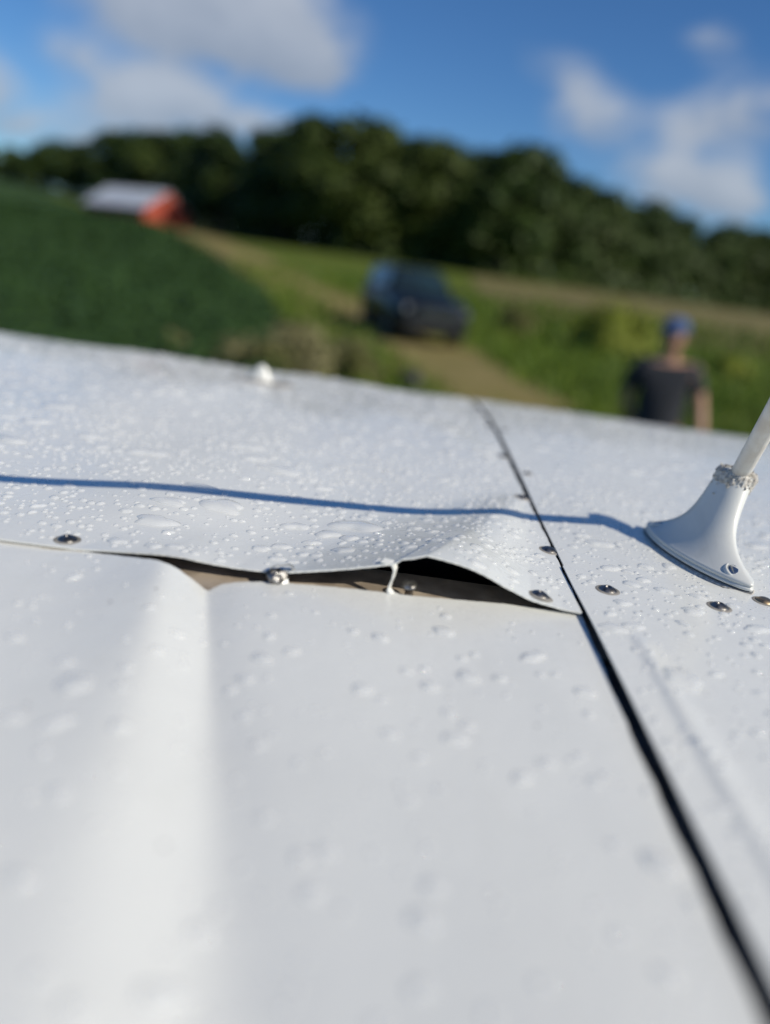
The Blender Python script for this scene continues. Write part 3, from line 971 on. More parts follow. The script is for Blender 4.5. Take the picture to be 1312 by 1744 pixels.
# the track comes down from the barn, past the car and on to the near right
TR = []
for xl, yl, xr_, yr in ((280, 396, 312, 392), (335, 424, 398, 416), (405, 460, 480, 448), (480, 502, 575, 486), (550, 550, 685, 530), (620, 600, 800, 590), (700, 665, 900, 650), (790, 740, 1010, 712)):
    TR.append((on_ground(xl, yl), on_ground(xr_, yr)))
def dense(pts, m=6):
    out = []
    for a, b in zip(pts[:-1], pts[1:]):
        for k in range(m): out.append((a[0] + (b[0] - a[0]) * k / m, a[1] + (b[1] - a[1]) * k / m))
    return out + [pts[-1]]
tag(strip('dirt_track', dense([p[0] for p in TR]), dense([p[1] for p in TR]), 0.03, M['dirt']), 'pale dry track running from the barn past the car', kind='structure')
# crop field left of the track
fl = dense([on_ground(*q) for q in ((520, 690), (510, 620), (496, 566), (458, 505), (392, 452), (332, 416), (288, 395))] + [(-40, 112), (-52, 122), (-80, 165)], 6)
ll = [(p[0] - 14 - 1.3 * p[1], p[1] + 4) for p in fl]
tag(strip('crop_field', fl, ll, 0.05, M['crop'], 24), 'dark green crop field rising to the left', kind='structure')
# pale stubble strip in front of the wood on the right
d0 = dense([(3.5, 38), (9, 34), (17, 29), (30, 26), (60, 24)]); d1 = dense([(4, 62), (14, 66), (32, 70), (55, 74), (95, 70)])
tag(strip('stubble_field', d0, d1, 0.04, M['dry'], 8), 'pale dry stubble strip before the wood', kind='structure')

# ------------------------------------------------------------------ vegetation
def leaf_mat(name, c1, c2, c3):
    m, t, bs = material(name)
    info = t.new('ShaderNodeNewGeometry')
    r = info.outputs['Random Per Island']
    oi = t.new('ShaderNodeObjectInfo').outputs['Random']
    c = t.mix(r, c1, c2); c = t.mix(t.math('MULTIPLY', t.math('POWER', oi, 2.5), 0.75), c, c3)
    t.l.new(c, bs.inputs['Base Color']); bs.inputs['Roughness'].default_value = 0.6
    bs.inputs['Specular IOR Level'].default_value = 0.25
    return m


M['leaf'] = leaf_mat('woodland_leaves', (0.015, 0.033, 0.005), (0.040, 0.068, 0.009), (0.054, 0.074, 0.011))
M['bush'] = leaf_mat('bush_leaves', (0.15, 0.19, 0.015), (0.23, 0.26, 0.03), (0.2, 0.2, 0.02))
M['weed'] = leaf_mat('weed_leaves', (0.14, 0.132, 0.055), (0.23, 0.21, 0.10), (0.12, 0.125, 0.04))
M['weedgreen'] = leaf_mat('olive_weed_leaves', (0.075, 0.085, 0.018), (0.13, 0.13, 0.035), (0.1, 0.1, 0.03))
M['blade'] = leaf_mat('grass_blades', (0.055, 0.115, 0.008), (0.115, 0.165, 0.014), (0.08, 0.11, 0.01))
M['cropleaf'] = leaf_mat('crop_leaves', (0.026, 0.060, 0.012), (0.042, 0.084, 0.018), (0.034, 0.068, 0.014))
M['bark'] = simple('bark', (0.10, 0.085, 0.065), 0.9, 0, (0.05, 0.042, 0.034), 3, 0.6, 0.05)
M['palebark'] = simple('pale_bark', (0.26, 0.235, 0.19), 0.9, 0, (0.14, 0.125, 0.1), 3, 0.6, 0.05)


def leaf_card(mb, c, s, nrm, r_):
    n = nrm.normalized(); a = n.orthogonal().normalized(); a.rotate(Quaternion(n, r_.uniform(0, 6.28))); b = n.cross(a)
    p = [c + a * s * 0.62, c + b * s * 0.36 + n * s * 0.06, c - a * s * 0.5, c - b * s * 0.36 + n * s * 0.06]
    mb.add(p, [(0, 1, 2, 3)], False)


def crown_mesh(seed, H, W, n, slender=1.0):
    r_ = random.Random(seed); mb = MB()
    lumps = []
    for k in range(15):
        z = r_.uniform(0.24, 0.92) * H
        ring = W * 0.5 * (sin(pi * min(1, (z / H) * 0.9 + 0.12)) ** 0.7) * r_.uniform(0.35, 0.9)
        a = r_.uniform(0, 2 * pi)
        lumps.append((Vector((cos(a) * ring, sin(a) * ring, z)), W * r_.uniform(0.16, 0.27)))
    lumps.append((Vector((0, 0, 0.9 * H)), W * 0.2)); lumps.append((Vector((0, 0, 0.6 * H)), W * 0.3))
    for k in range(n):
        c, rad = lumps[k % len(lumps)]
        d = Vector((r_.gauss(0, 1), r_.gauss(0, 1), r_.gauss(0, 0.85))).normalized()
        p = c + d * rad * r_.uniform(0.62, 1.08)
        leaf_card(mb, p, r_.uniform(0.35, 0.95), d + Vector((r_.gauss(0, .5), r_.gauss(0, .5), 0.4)), r_)
    return mb


def trunk_mb(seed, H, r0):
    r_ = random.Random(seed); mb = MB()
    pth = [Vector((0.06 * H * 0.1 * sin(k * 1.3 + seed), 0.06 * H * 0.1 * cos(k + seed), -0.3 + H * 0.8 * k / 7)) for k in range(8)]
    mb.tube(pth, [r0 * (1.25 if k == 0 else 1 - 0.11 * k) for k in range(8)], 8)
    for k in range(5):
        a = r_.uniform(0, 6.28); z = H * r_.uniform(0.28, 0.6)
        mb.tube([Vector((0, 0, z)), Vector((cos(a) * H * .08, sin(a) * H * .08, z + H * .07)), Vector((cos(a) * H * .17, sin(a) * H * .17, z + H * .19))], [r0 * .45, r0 * .3, r0 * .1], 6)
    return mb


PROTO = []
for s_, (H_, W_, n_) in enumerate([(14, 8.0, 2300), (12.5, 9.0, 2300), (15, 7.0, 2100), (11, 7.5, 1900), (13.5, 9.5, 2500)]):
    PROTO.append((crown_mesh(s_ + 11, H_, W_, n_).mesh('crown', M['leaf']), trunk_mb(s_, H_, 0.22).mesh('trunk', M['bark']), trunk_mb(s_, H_, 0.26).mesh('trunk', M['palebark']), H_))


def tree(x, y, k, scale, rz, label, group, pale=False, wide=1.0):
    t = empty('deciduous_tree', (x, y, gz(x, y) - 0.1), None, rz)
    tag(t, label, 'tree', group)
    t.scale = (scale * wide, scale * wide, scale)
    for nm, me in (('trunk', PROTO[k][2 if pale else 1]), ('crown', PROTO[k][0])):
        o = bpy.data.objects.new(nm, me); col.objects.link(o); o.parent = t
    return t


TOPX = [-60, 0, 60, 150, 200, 330, 480, 520, 560, 640, 680, 740, 800, 850, 890, 930, 970, 1020, 1100, 1180, 1250, 1312, 1400]
TOPY = [228, 234, 240, 226, 216, 216, 214, 198, 190, 192, 224, 230, 246, 252, 238, 250, 288, 310, 340, 362, 374, 382, 398]
DPX = [-100, 0, 150, 310, 400, 550, 900, 1100, 1312, 1420]
DPY = [215, 205, 172, 136, 96, 76, 74, 88, 104, 110]
r_ = random.Random(5)
GR = 'trees of the dense wood behind the fields'
fronts = [(-30, 1), (25, 1), (80, 1), (135, 1), (188, 1), (238, 1), (292, 1), (345, 1), (395, 1), (450, 1), (500, 1), (545, 1), (600, 1), (650, 1), (705, 1), (752, 1), (805, 1), (850, 1), (893, 1), (940, 1),
          (985, 1), (1035, 1), (1085, 1), (1130, 1), (1180, 1), (1230, 1), (1280, 1), (1330, 1)]
special = {600: 'tallest tree of the wood, above the parked car in the skyline', 893: 'broad round-headed tree where the skyline starts to fall to the right',
           292: 'dark tree standing right behind the red end of the barn', 188: 'dark tree rising behind the pale barn roof', 985: 'dark tree with a pale trunk showing at the wood edge', 1180: 'tree with a pale trunk at the edge of the wood behind the person'}
def lab(px, row):
    w_ = 'front ' if row == 0 else 'rear '
    if px < 120: k_ = ('left of the barn above the crop field', 'left of the barn')
    elif px < 330: k_ = ('straight behind the barn', 'behind the barn')
    elif px < 530: k_ = ('above the track between barn and tallest trees', 'above the track')
    elif px < 720: k_ = ('in the tall middle above the car', 'above the car')
    elif px < 960: k_ = ('right of the tallest trees', 'right of the tallest trees')
    elif px < 1110: k_ = ('where the skyline falls, above the yellow-green bush', 'above the bush')
    else: k_ = ('at the right edge, behind the person', 'behind the person')
    return w_ + 'row leafy tree of the wood ' + k_[0], w_ + 'trees of the wood ' + k_[1]
for row in range(3):
    for px, _ in fronts:
        if row and r_.random() < 0.25: continue
        dep = np.interp(px, DPX, DPY) + row * r_.uniform(6, 9)
        q = px + (r_.uniform(-8, 8) if row == 0 else r_.uniform(-26, 26))
        top = float(np.interp(q, TOPX, TOPY)) + (r_.uniform(0, 16) if px not in special else 0) + (r_.uniform(-2, 12) if row else 8)
        x, y, zt = ground_at(q, top, dep)
        k = r_.randrange(5)
        Ht = zt - gz(x, y)
        if Ht < 4: Ht = 4
        l_, g_ = lab(px, row)
        sp = special.get(px) if row == 0 else None
        tree(x, y, k, Ht / PROTO[k][3], r_.uniform(0, 6.28), sp or l_, GR if sp else g_, pale=px in (985, 1180), wide=r_.uniform(0.95, 1.2) * (1.45 if dep > 120 else 1.3 if dep > 95 else 1.05))
# undergrowth that closes the foot of the wood
mb = MB()
for k in range(11000):
    px = r_.uniform(-80, 1400); dep = float(np.interp(px, DPX, DPY)) + r_.uniform(-2.5, 16)
    x, y, z = ground_at(px, 500, dep)
    leaf_card(mb, Vector((x, y, gz(x, y) + r_.uniform(0, 1) ** 1.5 * 8.0)), r_.uniform(0.5, 1.3), Vector((r_.gauss(0, .5), -1, r_.gauss(0.5, .4))), r_)
tag(mb.build('undergrowth', M['leaf']), 'dark undergrowth along the foot of the wood', kind='stuff')


def bush(px, py, w_, h_, mat, n, label, group=None, cat='bush', name='bush', card=0.16):
    x, y = on_ground(px, py); mb = MB(); rb = random.Random(int(px * 7 + py))
    for k in range(n):
        d = Vector((rb.gauss(0, 1), rb.gauss(0, 1), abs(rb.gauss(0, 1)))).normalized()
        lobes = 0.82 + 0.18 * sin(5 * atan2(d.y, d.x) + px) * cos(3 * d.z + px)
        p = Vector((d.x * w_ / 2, d.y * w_ / 2, d.z * h_)) * rb.uniform(0.45, 1.05) * lobes
        leaf_card(mb, p + Vector((x, y, gz(x, y) + 0.02)), card * rb.uniform(0.6, 1.3), d + Vector((rb.gauss(0, .5), rb.gauss(0, .5), .3)), rb)
    e = empty(name, (x, y, gz(x, y))); tag(e, label, cat, group)
    mb.build('foliage', mat, e)
    st = MB()
    for k in range(6):
        a = rb.uniform(0, 6.28); q = Vector((cos(a) * w_ * .25, sin(a) * w_ * .25, h_ * .7))
        st.tube([Vector((x, y, gz(x, y) - .05)), Vector((x, y, gz(x, y))) + q * .5, Vector((x, y, gz(x, y))) + q], [.02, .013, .005], 5)
    st.build('stem', M['bark'], e)


bush(1038, 598, 3.6, 1.75, M['bush'], 4200, 'round yellow-green bush in the meadow left of the person')
bush(880, 562, 2.0, 0.95, M['weedgreen'], 1500, 'low yellow-green bush right of the parked car')
bush(1240, 640, 1.3, 0.6, M['bush'], 700, 'small green bush behind the person, at the right')
bush(505, 640, 1.5, 1.0, M['weed'], 1500, 'tall clump of pale seeding weeds beside the track, left of the car', name='weed_clump', cat='weeds', card=0.10)
bush(410, 650, 1.1, 0.7, M['weed'], 900, 'pale weed clump at the field edge above the small white fin', name='weed_clump', cat='weeds', card=0.10)
bush(590, 625, 0.9, 0.62, M['weed'], 600, 'pale weed clump just left of the parked car', name='weed_clump', cat='weeds', card=0.10)
bush(300, 600, 0.5, 0.42, M['weed'], 300, 'leftmost small weed clump at the edge of the crop', name='weed_clump', cat='weeds', card=0.10)

bush(455, 668, 1.0, 0.7, M['weedgreen'], 900, 'olive weed clump between the pale weeds and the white skin', name='weed_clump', cat='weeds', card=0.10)
bush(610, 655, 0.9, 0.6, M['weedgreen'], 800, 'olive weed clump near the black bag, left of the track', name='weed_clump', cat='weeds', card=0.10)
# grass of the meadow and leaves of the crop (nobody could count them)
mb = MB(); made = 0
tl_ = [p[0] for p in TR]; tr2 = [p[1] for p in TR]
def on_track(x, y):
    yy = [p[1] for p in TR_mid]
    if y > max(yy) or y < min(yy): return False
    i = np.interp(y, sorted(yy), [p[0] for p in sorted(TR_mid, key=lambda p: p[1])]); hw = np.interp(y, sorted(yy), [p[2] for p in sorted(TR_mid, key=lambda p: p[1])])
    return abs(x - i) < hw
TR_mid = [((a[0] + b[0]) / 2, (a[1] + b[1]) / 2, abs(b[0] - a[0]) / 2 * 0.85) for a, b in TR]
fx = lambda y: float(np.interp(y, [p[1] for p in fl], [p[0] for p in fl]))
while made < 16000:
    y = 3.2 + 40 * r_.random() ** 1.9; x = r_.uniform(-0.62, 0.62) * y
    if x < fx(y) + 0.2 or on_track(x, y): continue
    h_ = r_.uniform(0.10, 0.34) * (0.7 + y / 40); a = r_.uniform(0, 6.28); wd = 0.012 + 0.0012 * y
    b = Vector((x, y, gz(x, y))); t = Vector((cos(a), sin(a), 0)); ln = Vector((r_.gauss(0, .3), r_.gauss(0, .3), 1)) * h_
    mb.add([b - t * wd, b + t * wd, b + ln * 0.6 + t * wd * .6, b + ln], [(0, 1, 2), (0, 2, 3)], False); made += 1
tag(mb.build('meadow_grass', M['blade']), 'green meadow grass', kind='stuff')
mb = MB(); made = 0
while made < 24000:
    y = 4 + 75 * r_.random() ** 1.6; x = fx(y) - r_.random() * (2 + 0.5 * y) - 0.2
    c = Vector((x, y, gz(x, y) + r_.uniform(0.2, 0.45)))
    leaf_card(mb, c, 0.08 + 0.004 * y, Vector((r_.gauss(0, .3), r_.gauss(0, .45), 1)), r_); made += 1
tag(mb.build('crop_leaves', M['cropleaf']), 'dark green leaves of the crop', kind='stuff')

# ------------------------------------------------------------------ barn
M['barnroof'] = simple('barn_roof_metal', (0.52, 0.55, 0.60), 0.42, 0.25, (0.44, 0.47, 0.52), 0.8)
M['barnred'] = simple('barn_red_paint', (0.44, 0.075, 0.040), 0.75, 0, (0.34, 0.055, 0.03), 1.5)
M['barntrim'] = simple('barn_trim', (0.7, 0.68, 0.64), 0.6)
M['barndark'] = simple('barn_opening', (0.03, 0.028, 0.026), 0.8)
bx, by, bz = ground_at(233, 352, 104)
bz = gz(bx, by) - 0.15
barn = tag(empty('barn', (bx, by, bz)), 'long low red barn with a pale metal roof at the field edge', 'barn')
th = radians(-40)                  # long axis runs across the view and comes nearer on the right
ca, sa = cos(th), sin(th)
BL, BW, EH, RH = 14.5, 6.2, 1.8, 4.0
bp = lambda a, b, z: Vector((bx + a * ca - b * sa, by + a * sa + b * ca, bz + z))
def slab(name, pts, t, mat, parent):
    n = (pts[1] - pts[0]).cross(pts[2] - pts[0]).normalized() * t
    mb = MB(); q = list(pts) + [p + n for p in pts]; k = len(pts)
    mb.add(q, [tuple(range(k))[::-1], tuple(range(k, 2 * k))] + [(i, (i + 1) % k, (i + 1) % k + k, i + k) for i in range(k)], False)
    return mb.build(name, mat, parent)
hl, hw = BL / 2, BW / 2
for sy in (-1, 1):
    slab('wall', [bp(-hl, sy * hw, 0), bp(hl, sy * hw, 0), bp(hl, sy * hw, EH), bp(-hl, sy * hw, EH)], 0.12, M['barnred'], barn)
    o = slab('roof', [bp(-hl - .4, sy * (hw + .45), EH - .25), bp(hl + .4, sy * (hw + .45), EH - .25), bp(hl + .4, 0, RH), bp(-hl - .4, 0, RH)], 0.10 * (1 if sy < 0 else -1), M['barnroof'], barn)
    for k in range(14):
        a = -hl - .3 + (BL + .6) * k / 13
        f_ = Vector((-sa * sy, ca * sy, 0))
        p0, p1 = bp(a, sy * (hw + .44), EH - .25 + .13), bp(a, sy * 0.02, RH + .12)
        MB().tube([p0, p1], 0.03, 5).build('seam_rib', M['barnroof'], o)
for sx in (-1, 1):
    g = slab('gable_wall', [bp(sx * hl, -hw, 0), bp(sx * hl, hw, 0), bp(sx * hl, hw, EH), bp(sx * hl, 0, RH - .1), bp(sx * hl, -hw, EH)], 0.12 * sx, M['barnred'], barn)
MB().box(bp(hl + .2, 0, 1.2), (0.1, 2.4, 2.4), Matrix.Rotation(th, 3, 'Z')).build('barn_door', M['barnred'], barn)['label'] = 'sliding door in the red gable'
for a in (-4.4, -1.5, 1.5, 4.4):
    MB().box(bp(a, -hw - .15, 0.95), (1.1, .08, .7), Matrix.Rotation(th, 3, 'Z')).build('window', M['barndark'], barn)

# ------------------------------------------------------------------ parked car (dark SUV) on the track
M['carpaint'] = simple('dark_blue_car_paint', (0.010, 0.013, 0.018), 0.25, 0.0, (0.008, 0.011, 0.016), 3)
M['carpaint'].node_tree.nodes['Principled BSDF'].inputs['Specular IOR Level'].default_value = 0.25
M['glass'] = simple('car_glass', (0.018, 0.036, 0.042), 0.06, 0, (0.012, 0.02, 0.024), 1)
M['tyre'] = simple('tyre_rubber', (0.02, 0.02, 0.02), 0.85)
M['rim'] = simple('wheel_alloy', (0.45, 0.45, 0.46), 0.35, 0.9)
M['lamp'] = simple('lamp_lens', (0.42, 0.43, 0.46), 0.15, 0.3, (0.3, 0.31, 0.33), 8)
M['trim'] = simple('black_trim', (0.012, 0.012, 0.013), 0.55)
M['chrome'] = simple('grille_chrome', (0.5, 0.5, 0.5), 0.2, 1.0)
gx_, gy_ = on_ground(705, 583)
CARY = radians(-74)                # heading of the bonnet
car = tag(empty('parked_car', (gx_ - 0.2, gy_ + 1.3, gz(gx_, gy_ + 1.3) + 0.03), None, CARY), 'dark SUV parked nose-on upon the track before the wood', 'car')
CL = Vector(WLOC[car.name])


def carpart(mb, name, mat, parent=None):
    """parts are drawn in the car's own axes: x forward, y left"""
    a = np.array([tuple(p) for p in mb.v]); c = tuple((a.min(0) + a.max(0)) / 2)
    o = bpy.data.objects.new(name, mb.mesh(name, mat, c)); col.objects.link(o)
    o.parent = parent or car
    o.location = Vector(c) - (Vector(CARC[parent.name]) if parent else Vector((0, 0, 0)))
    CARC[o.name] = c
    return o


CARC = {}
def sect(x, zb, zt, hwb, hwm, hwt):
    zm = zb + (zt - zb) * 0.55
    half = [(hwb * 0.86, zb), (hwb, zb + 0.08), (hwm, zm), (hwm * 0.985, zt - 0.09), (hwt, zt)]
    return [Vector((x, y, z)) for y, z in half] + [Vector((x, -y, z)) for y, z in reversed(half)]
mb = MB()
mb.loft([sect(2.36, .38, .80, .66, .70, .60), sect(2.28, .30, .92, .80, .84, .74), sect(1.95, .26, 1.02, .88, .92, .82), sect(1.05, .26, 1.10, .90, .94, .84), sect(0.6, .26, 1.13, .90, .95, .86),
         sect(-1.6, .26, 1.14, .90, .95, .86), sect(-2.2, .30, 1.12, .86, .91, .82), sect(-2.34, .40, 1.02, .76, .84, .76)])
body = carpart(mb, 'body', M['carpaint'])
mb = MB()
def cab(x, z, hw_): return [Vector((x, hw_, z)), Vector((x, hw_ * .5, z + .02)), Vector((x, -hw_ * .5, z + .02)), Vector((x, -hw_, z))]
low = [(1.02, .80), (0.2, .84), (-1.2, .84), (-2.18, .78)]; high = [(0.18, .62), (-0.1, .655), (-1.3, .65), (-1.92, .60)]
rings = []
for (xl, wl), (xh, wh_) in zip(low, high):
    rings.append([Vector((xl, wl, 1.10)), Vector((xh * .25 + xl * .75, wl * .75 + wh_ * .25, 1.26)), Vector((xh * .95 + xl * .05, wh_, 1.66)), Vector((xh, wh_ * .85, 1.73)), Vector((xh, 0, 1.755)), Vector((xh, -wh_ * .85, 1.73)), Vector((xh * .95 + xl * .05, -wh_, 1.66)), Vector((xh * .25 + xl * .75, -(wl * .75 + wh_ * .25), 1.26)), Vector((xl, -wl, 1.10))])
mb.loft(rings, True, True)
carpart(mb, 'roof', M['carpaint'])
def quad(name, p, mat, t=0.02, parent=None):
    p = [Vector(q) for q in p]; n = (p[1] - p[0]).cross(p[2] - p[0]).normalized() * t
    mb = MB(); k = len(p); mb.add(p + [q + n for q in p], [tuple(range(k))[::-1], tuple(range(k, 2 * k))] + [(i, (i + 1) % k, (i + 1) % k + k, i + k) for i in range(k)], False)
    return carpart(mb, name, mat, parent)
quad('windshield', [(0.975, .72, 1.15), (0.975, -.72, 1.15), (0.26, -.56, 1.655), (0.26, .56, 1.655)][::-1], M['glass'], 0.03)
quad('rear_window', [(-2.16, -.66, 1.16), (-2.16, .66, 1.16), (-1.955, .52, 1.62), (-1.955, -.52, 1.62)][::-1], M['glass'], 0.03)
for s_ in (-1, 1):
    for xa, xb in ((0.62, -0.32), (-0.42, -1.28), (-1.38, -1.98)):
        sl = lambda x, z: s_ * (0.845 - 0.19 * (z - 1.15) / 0.5 - (0.02 if x < -1.9 else 0))
        ta = xa - (0.40 if xa > 0.5 else 0)
        tb = xb + (0.12 if xb < -1.9 else 0)
        pts = [(xa, sl(xa, 1.17), 1.17), (xb, sl(xb, 1.17), 1.17), (tb, sl(tb, 1.62), 1.62), (ta, sl(ta, 1.62), 1.62)]
        quad('side_window', pts if s_ < 0 else pts[::-1], M['glass'], -0.03)
    h_ = carpart(MB().box((2.2, s_ * .66, .84), (.2, .32, .13), Matrix.Rotation(-s_ * .35, 3, 'Z')), 'headlight', M['lamp'])
    carpart(MB().lathe([(0.00001, .06), (.04, .055), (.055, .02), (.05, -.03)], (0.82, s_ * 1.0, 1.2), 10).box((0.8, s_ * 1.0, 1.19), (.09, .2, .14)), 'wing_mirror', M['carpaint'])
    carpart(MB().box((-2.3, s_ * .74, .95), (.12, .2, .3)), 'tail_light', M['barnred'])
    carpart(MB().tube([Vector((0.0, s_ * .58, 1.76)), Vector((-.3, s_ * .6, 1.81)), Vector((-1.5, s_ * .6, 1.81)), Vector((-1.8, s_ * .56, 1.75))], .022, 6), 'roof_rail', M['trim'])
    carpart(MB().box((2.30, s_ * .56, .52), (.1, .2, .1)), 'fog_light', M['lamp'])
    for xw in (1.42, -1.38):
        R90 = Matrix.Rotation(pi / 2, 3, 'X')
        wl_ = carpart(MB().lathe([(.20, -.11), (.34, -.12), (.365, -.08), (.365, .08), (.34, .12), (.20, .11)], (xw, s_ * .83, .365), 24, R90), 'wheel', M['tyre'])
        mb = MB().lathe([(.00001, -.03), (.06, -.03), (.21, -.10), (.225, -.06), (.225, .06), (.21, .10), (.06, .03), (.00001, .03)], (xw, s_ * .83, .365), 20, R90)
        for k in range(5):
            a = 2 * pi * k / 5; mb.box((xw + cos(a) * .12, s_ * .93, .365 + sin(a) * .12), (.2, .03, .05), Matrix.Rotation(-a, 3, 'Y'))
        carpart(mb, 'rim', M['rim'], wl_)
gr = MB().box((2.345, 0, .78), (.05, .92, .22)); grille = carpart(gr, 'grille', M['trim'])
for k in range(3): carpart(MB().box((2.375, 0, .72 + .06 * k), (.02, .86, .016)), 'grille_bar', M['chrome'], grille)
carpart(MB().box((2.33, 0, .46), (.14, 1.5, .18)), 'bumper', M['trim'])
carpart(MB().box((2.41, 0, .55), (.02, .34, .12)), 'number_plate', M['trim'])

# dark bag on the track beyond the skin's far edge
q = on_ground(697, 668)
bag = tag(empty('bag', (q[0], q[1], gz(*q))), 'small black bag lying by the track just beyond the white skin', 'bag')
mb = MB(); rs = []
for z, sx_, sy_ in ((0.0, .15, .11), (.03, .18, .13), (.12, .185, .135), (.21, .15, .11), (.26, .09, .07), (.275, .04, .03)):
    rs.append([Vector((q[0] + sx_ * cos(2 * pi * k / 18) * (1 + .06 * sin(3 * k)), q[1] + sy_ * sin(2 * pi * k / 18), gz(*q) + .03 + z)) for k in range(18)])
mb.loft(rs); mb.build('bag_body', M['trim'], bag)
MB().tube([Vector((q[0] + .10 * cos(a), q[1], gz(*q) + .27 + .09 * sin(a))) for a in [pi * k / 10 for k in range(11)]], .012, 8).build('handle', M['trim'], bag)

# ------------------------------------------------------------------ person beyond the aircraft
M['skin'] = simple('skin', (0.50, 0.29, 0.20), 0.55, 0, (0.44, 0.24, 0.165), 12)
M['shirt'] = simple('dark_shirt_cloth', (0.022, 0.024, 0.033), 0.85, 0, (0.016, 0.018, 0.025), 18, 0.4, 0.004)
M['trousers'] = simple('trouser_cloth', (0.06, 0.06, 0.062), 0.85, 0, (0.045, 0.045, 0.05), 18, 0.4, 0.004)
M['cap'] = simple('blue_cap_cloth', (0.06, 0.105, 0.23), 0.85, 0, (0.045, 0.08, 0.18), 30)
M['hair'] = simple('short_hair', (0.05, 0.035, 0.025), 0.7)
M['eye'] = simple('eye', (0.03, 0.025, 0.02), 0.2)
M['shoe'] = simple('shoe_leather', (0.05, 0.04, 0.03), 0.6)
px_, py_, _z = ground_at(1132, 650, 5.25)
PG = gz(px_, py_) 
FACE = radians(-14)               # turns a little to the left of the photograph
px_ += 0.060
per = tag(empty('person', (px_, py_, PG), None, FACE), 'person in a dark short-sleeved T-shirt and blue cap standing in the meadow', 'person')
per.scale = (1.02, 1.0, 0.975)
per.rotation_euler = (0.0, radians(-2.5), FACE)
# the figure's own axes: -y is forward, x to its left, z up; standing height 1.70 with cap


def skinned(name, verts, edges, radii, mat, level=2, root=0):
    me = bpy.data.meshes.new(name); me.from_pydata(verts, edges, []); me.materials.append(mat)
    o = bpy.data.objects.new(name, me); col.objects.link(o); o.parent = per
    md = o.modifiers.new('skin', 'SKIN'); md.use_smooth_shade = True
    sv = me.skin_vertices[0].data if me.skin_vertices else None
    if sv is None:
        bpy.context.view_layer.objects.active = o
    for i, r in enumerate(radii):
        me.skin_vertices[0].data[i].radius = r if hasattr(r, '__len__') else (r, r)
        me.skin_vertices[0].data[i].use_root = (i == root)
    sb = o.modifiers.new('sub', 'SUBSURF'); sb.levels = level; sb.render_levels = level
    return o


class SK:
    def __init__(self): self.v = []; self.e = []; self.r = []
    def chain(self, pts, start=None):
        last = start; ids = []
        for p, r in pts:
            self.v.append(p); self.r.append(r); i = len(self.v) - 1
            if last is not None: self.e.append((last, i))
            last = i; ids.append(i)
        return ids


b = SK()
tor = b.chain([((0, .01, .92), (.15, .105)), ((0, .01, 1.05), (.140, .105)), ((0, .015, 1.20), (.155, .115)), ((0, .02, 1.33), (.145, .10)), ((0, .02, 1.405), (.075, .065)), ((0, .008, 1.455), (.052, .055)),
               ((0, -.008, 1.50), (.055, .062)), ((0, -.012, 1.555), (.070, .085)), ((0, -.006, 1.615), (.076, .092)), ((0, .0, 1.665), (.060, .072))])
b.chain([((0, -.100, 1.565), (.014, .012)), ((0, -.112, 1.548), (.013, .010))], tor[7])       # nose
HANDS = {}
for s_, arm in ((1, [(.175, .02, 1.365), (.225, .02, 1.22), (.262, .01, 1.085), (.285, -.035, .965), (.292, -.06, .865)]),
                (-1, [(-.175, .02, 1.365), (-.205, .05, 1.22), (-.225, .085, 1.095), (-.185, .125, .99), (-.130, .145, .91)])):
    ids = b.chain(list(zip(arm, (.062, .050, .043, .037, .027))), tor[3])
    w_ = Vector(arm[-1])
    pl = b.chain([(tuple(w_ + Vector((0, -.01, -.05))), (.022, .038)), (tuple(w_ + Vector((0, -.016, -.085))), (.018, .040))], ids[-1])
    for k in range(4):
        y0 = -.034 + .021 * k; ln = (.062, .074, .070, .054)[k]
        q = w_ + Vector((0, -.016 + y0, -.098))
        b.chain([(tuple(q), .0095), (tuple(q + Vector((-s_ * .008, -.002, -ln * .45))), .0088), (tuple(q + Vector((-s_ * .022, -.004, -ln * .85))), .008), (tuple(q + Vector((-s_ * .034, -.004, -ln * 1.05))), .007)], pl[1])
    q = w_ + Vector((-s_ * .006, -.042, -.045))
    b.chain([(tuple(q), .012), (tuple(q + Vector((-s_ * .012, -.022, -.03))), .0105), (tuple(q + Vector((-s_ * .018, -.026, -.056))), .008)], pl[0])
for s_ in (-1, 1):
    b.chain([((s_ * .09, .01, .86), .095), ((s_ * .105, .0, .66), .078), ((s_ * .11, .005, .47), .058), ((s_ * .115, .02, .30), .054), ((s_ * .12, .03, .10), .038), ((s_ * .125, .02, .045), .036), ((s_ * .135, -.09, .035), .032), ((s_ * .14, -.15, .028), .022)], tor[0])
skinned('body', b.v, b.e, b.r, M['skin'], 2)
t = SK()
tt = t.chain([((0, .01, .80), (.178, .132)), ((0, .01, .98), (.170, .130)), ((0, .012, 1.12), (.168, .132)), ((0, .018, 1.27), (.168, .125)), ((0, .02, 1.37), (.120, .088)), ((0, .014, 1.425), (.070, .068))])
for s_ in (-1, 1):
    t.chain([((s_ * .165, .02, 1.375), .072), ((s_ * .205, .023, 1.27), .068), ((s_ * .228, .024, 1.185), .066)], tt[3])
skinned('shirt', t.v, t.e, t.r, M['shirt'], 2)
t = SK()
tt = t.chain([((0, .01, 1.04), (.158, .120)), ((0, .01, .88), (.165, .124))])
for s_ in (-1, 1):
    t.chain([((s_ * .092, .01, .78), .102), ((s_ * .108, .0, .62), .088), ((s_ * .112, .005, .45), .074), ((s_ * .118, .018, .25), .070), ((s_ * .122, .025, .08), .068)], tt[1])
skinned('trousers', t.v, t.e, t.r, M['trousers'], 2)


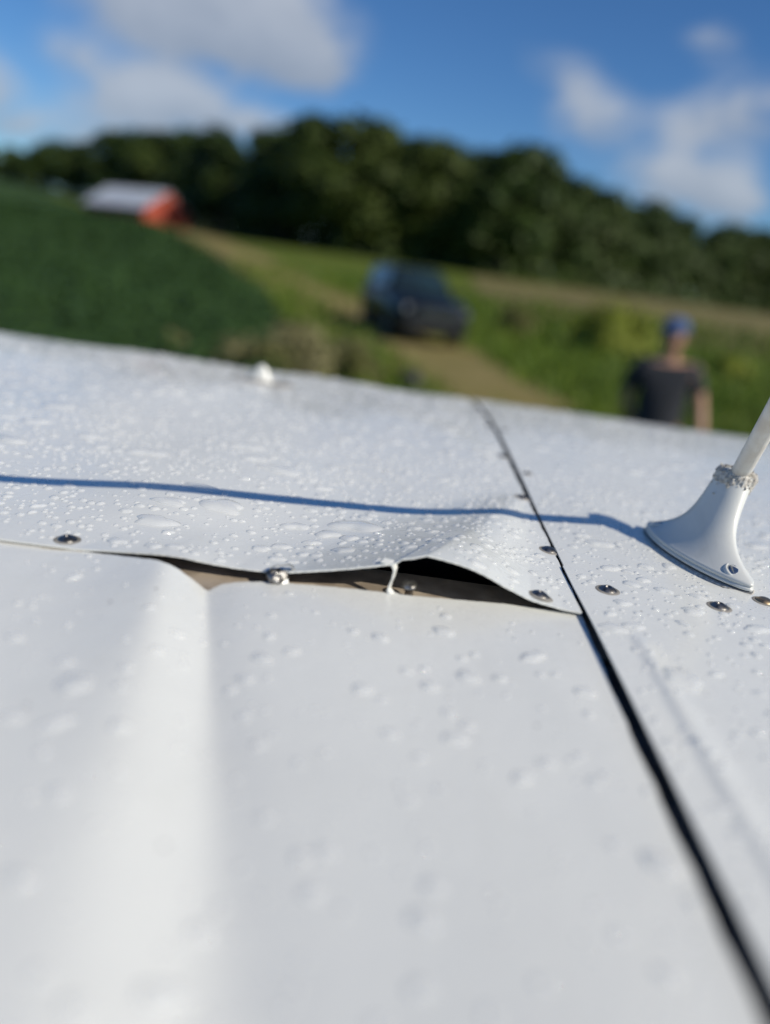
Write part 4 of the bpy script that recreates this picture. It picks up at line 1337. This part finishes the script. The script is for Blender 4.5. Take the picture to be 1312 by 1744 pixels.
def ppart(mb, name, mat, parent=None):
    a = np.array([tuple(p) for p in mb.v]); c = tuple((a.min(0) + a.max(0)) / 2)
    o = bpy.data.objects.new(name, mb.mesh(name, mat, c)); col.objects.link(o); o.parent = parent or per
    o.location = Vector(c)
    return o


hd = (0, -.004, 1.618)
def el_ring(z, rx, ry, dy=0, n=24): return [Vector((rx * cos(2 * pi * k / n), -.004 + dy + ry * sin(2 * pi * k / n), z)) for k in range(n)]
mb = MB()
mb.loft([el_ring(1.628, .089, .107), el_ring(1.645, .090, .108), el_ring(1.675, .085, .101), el_ring(1.700, .066, .080), el_ring(1.714, .036, .044), el_ring(1.717, .010, .012)])
pk = []
for dz, t_ in ((0, 0), (-.006, 0)):
    pk.append([Vector((.078 * cos(a) * 1.0, -.075 - .105 * max(0, sin(a)) ** .8, 1.640 - .020 * max(0, sin(a)) + dz)) for a in [pi * k / 14 for k in range(15)]])
mb.loft(pk, True, True, False)
ppart(mb, 'cap', M['cap'])
mb = MB(); mb.loft([el_ring(1.545, .074, .070, .028), el_ring(1.58, .082, .085, .020), el_ring(1.632, .086, .099, .006)])
ppart(mb, 'hair', M['hair'])
for s_ in (-1, 1):
    ppart(MB().lathe([(.00001, .010), (.008, .007), (.011, 0), (.008, -.007), (.00001, -.010)], (s_ * .029, -.090, 1.588), 12), 'eye', M['eye'])
    ppart(MB().lathe([(.00001, .010), (.018, .008), (.030, .0), (.018, -.008), (.00001, -.010)], (s_ * .080, .006, 1.575), 14, Matrix.Rotation(pi / 2, 3, 'Y')), 'ear', M['skin'])
    sh = MB(); rs = []
    for y, wv, hv in ((.085, .034, .07), (.06, .042, .10), (.0, .044, .105), (-.08, .048, .075), (-.15, .046, .055), (-.19, .028, .035)):
        rs.append([Vector((s_ * .128 + wv * cos(2 * pi * k / 14), y, max(0.0, hv * .5 + hv * .5 * sin(2 * pi * k / 14)))) for k in range(14)])
    sh.loft(rs); ppart(sh, 'shoe', M['shoe'])
ppart(MB().lathe([(.00001, .006), (.02, .004), (.024, 0), (.02, -.004), (.00001, -.006)], (0, -.093, 1.523), 12, Matrix.Rotation(pi / 2, 3, 'X')), 'mouth', simple('lips', (.36, .15, .12), .5))
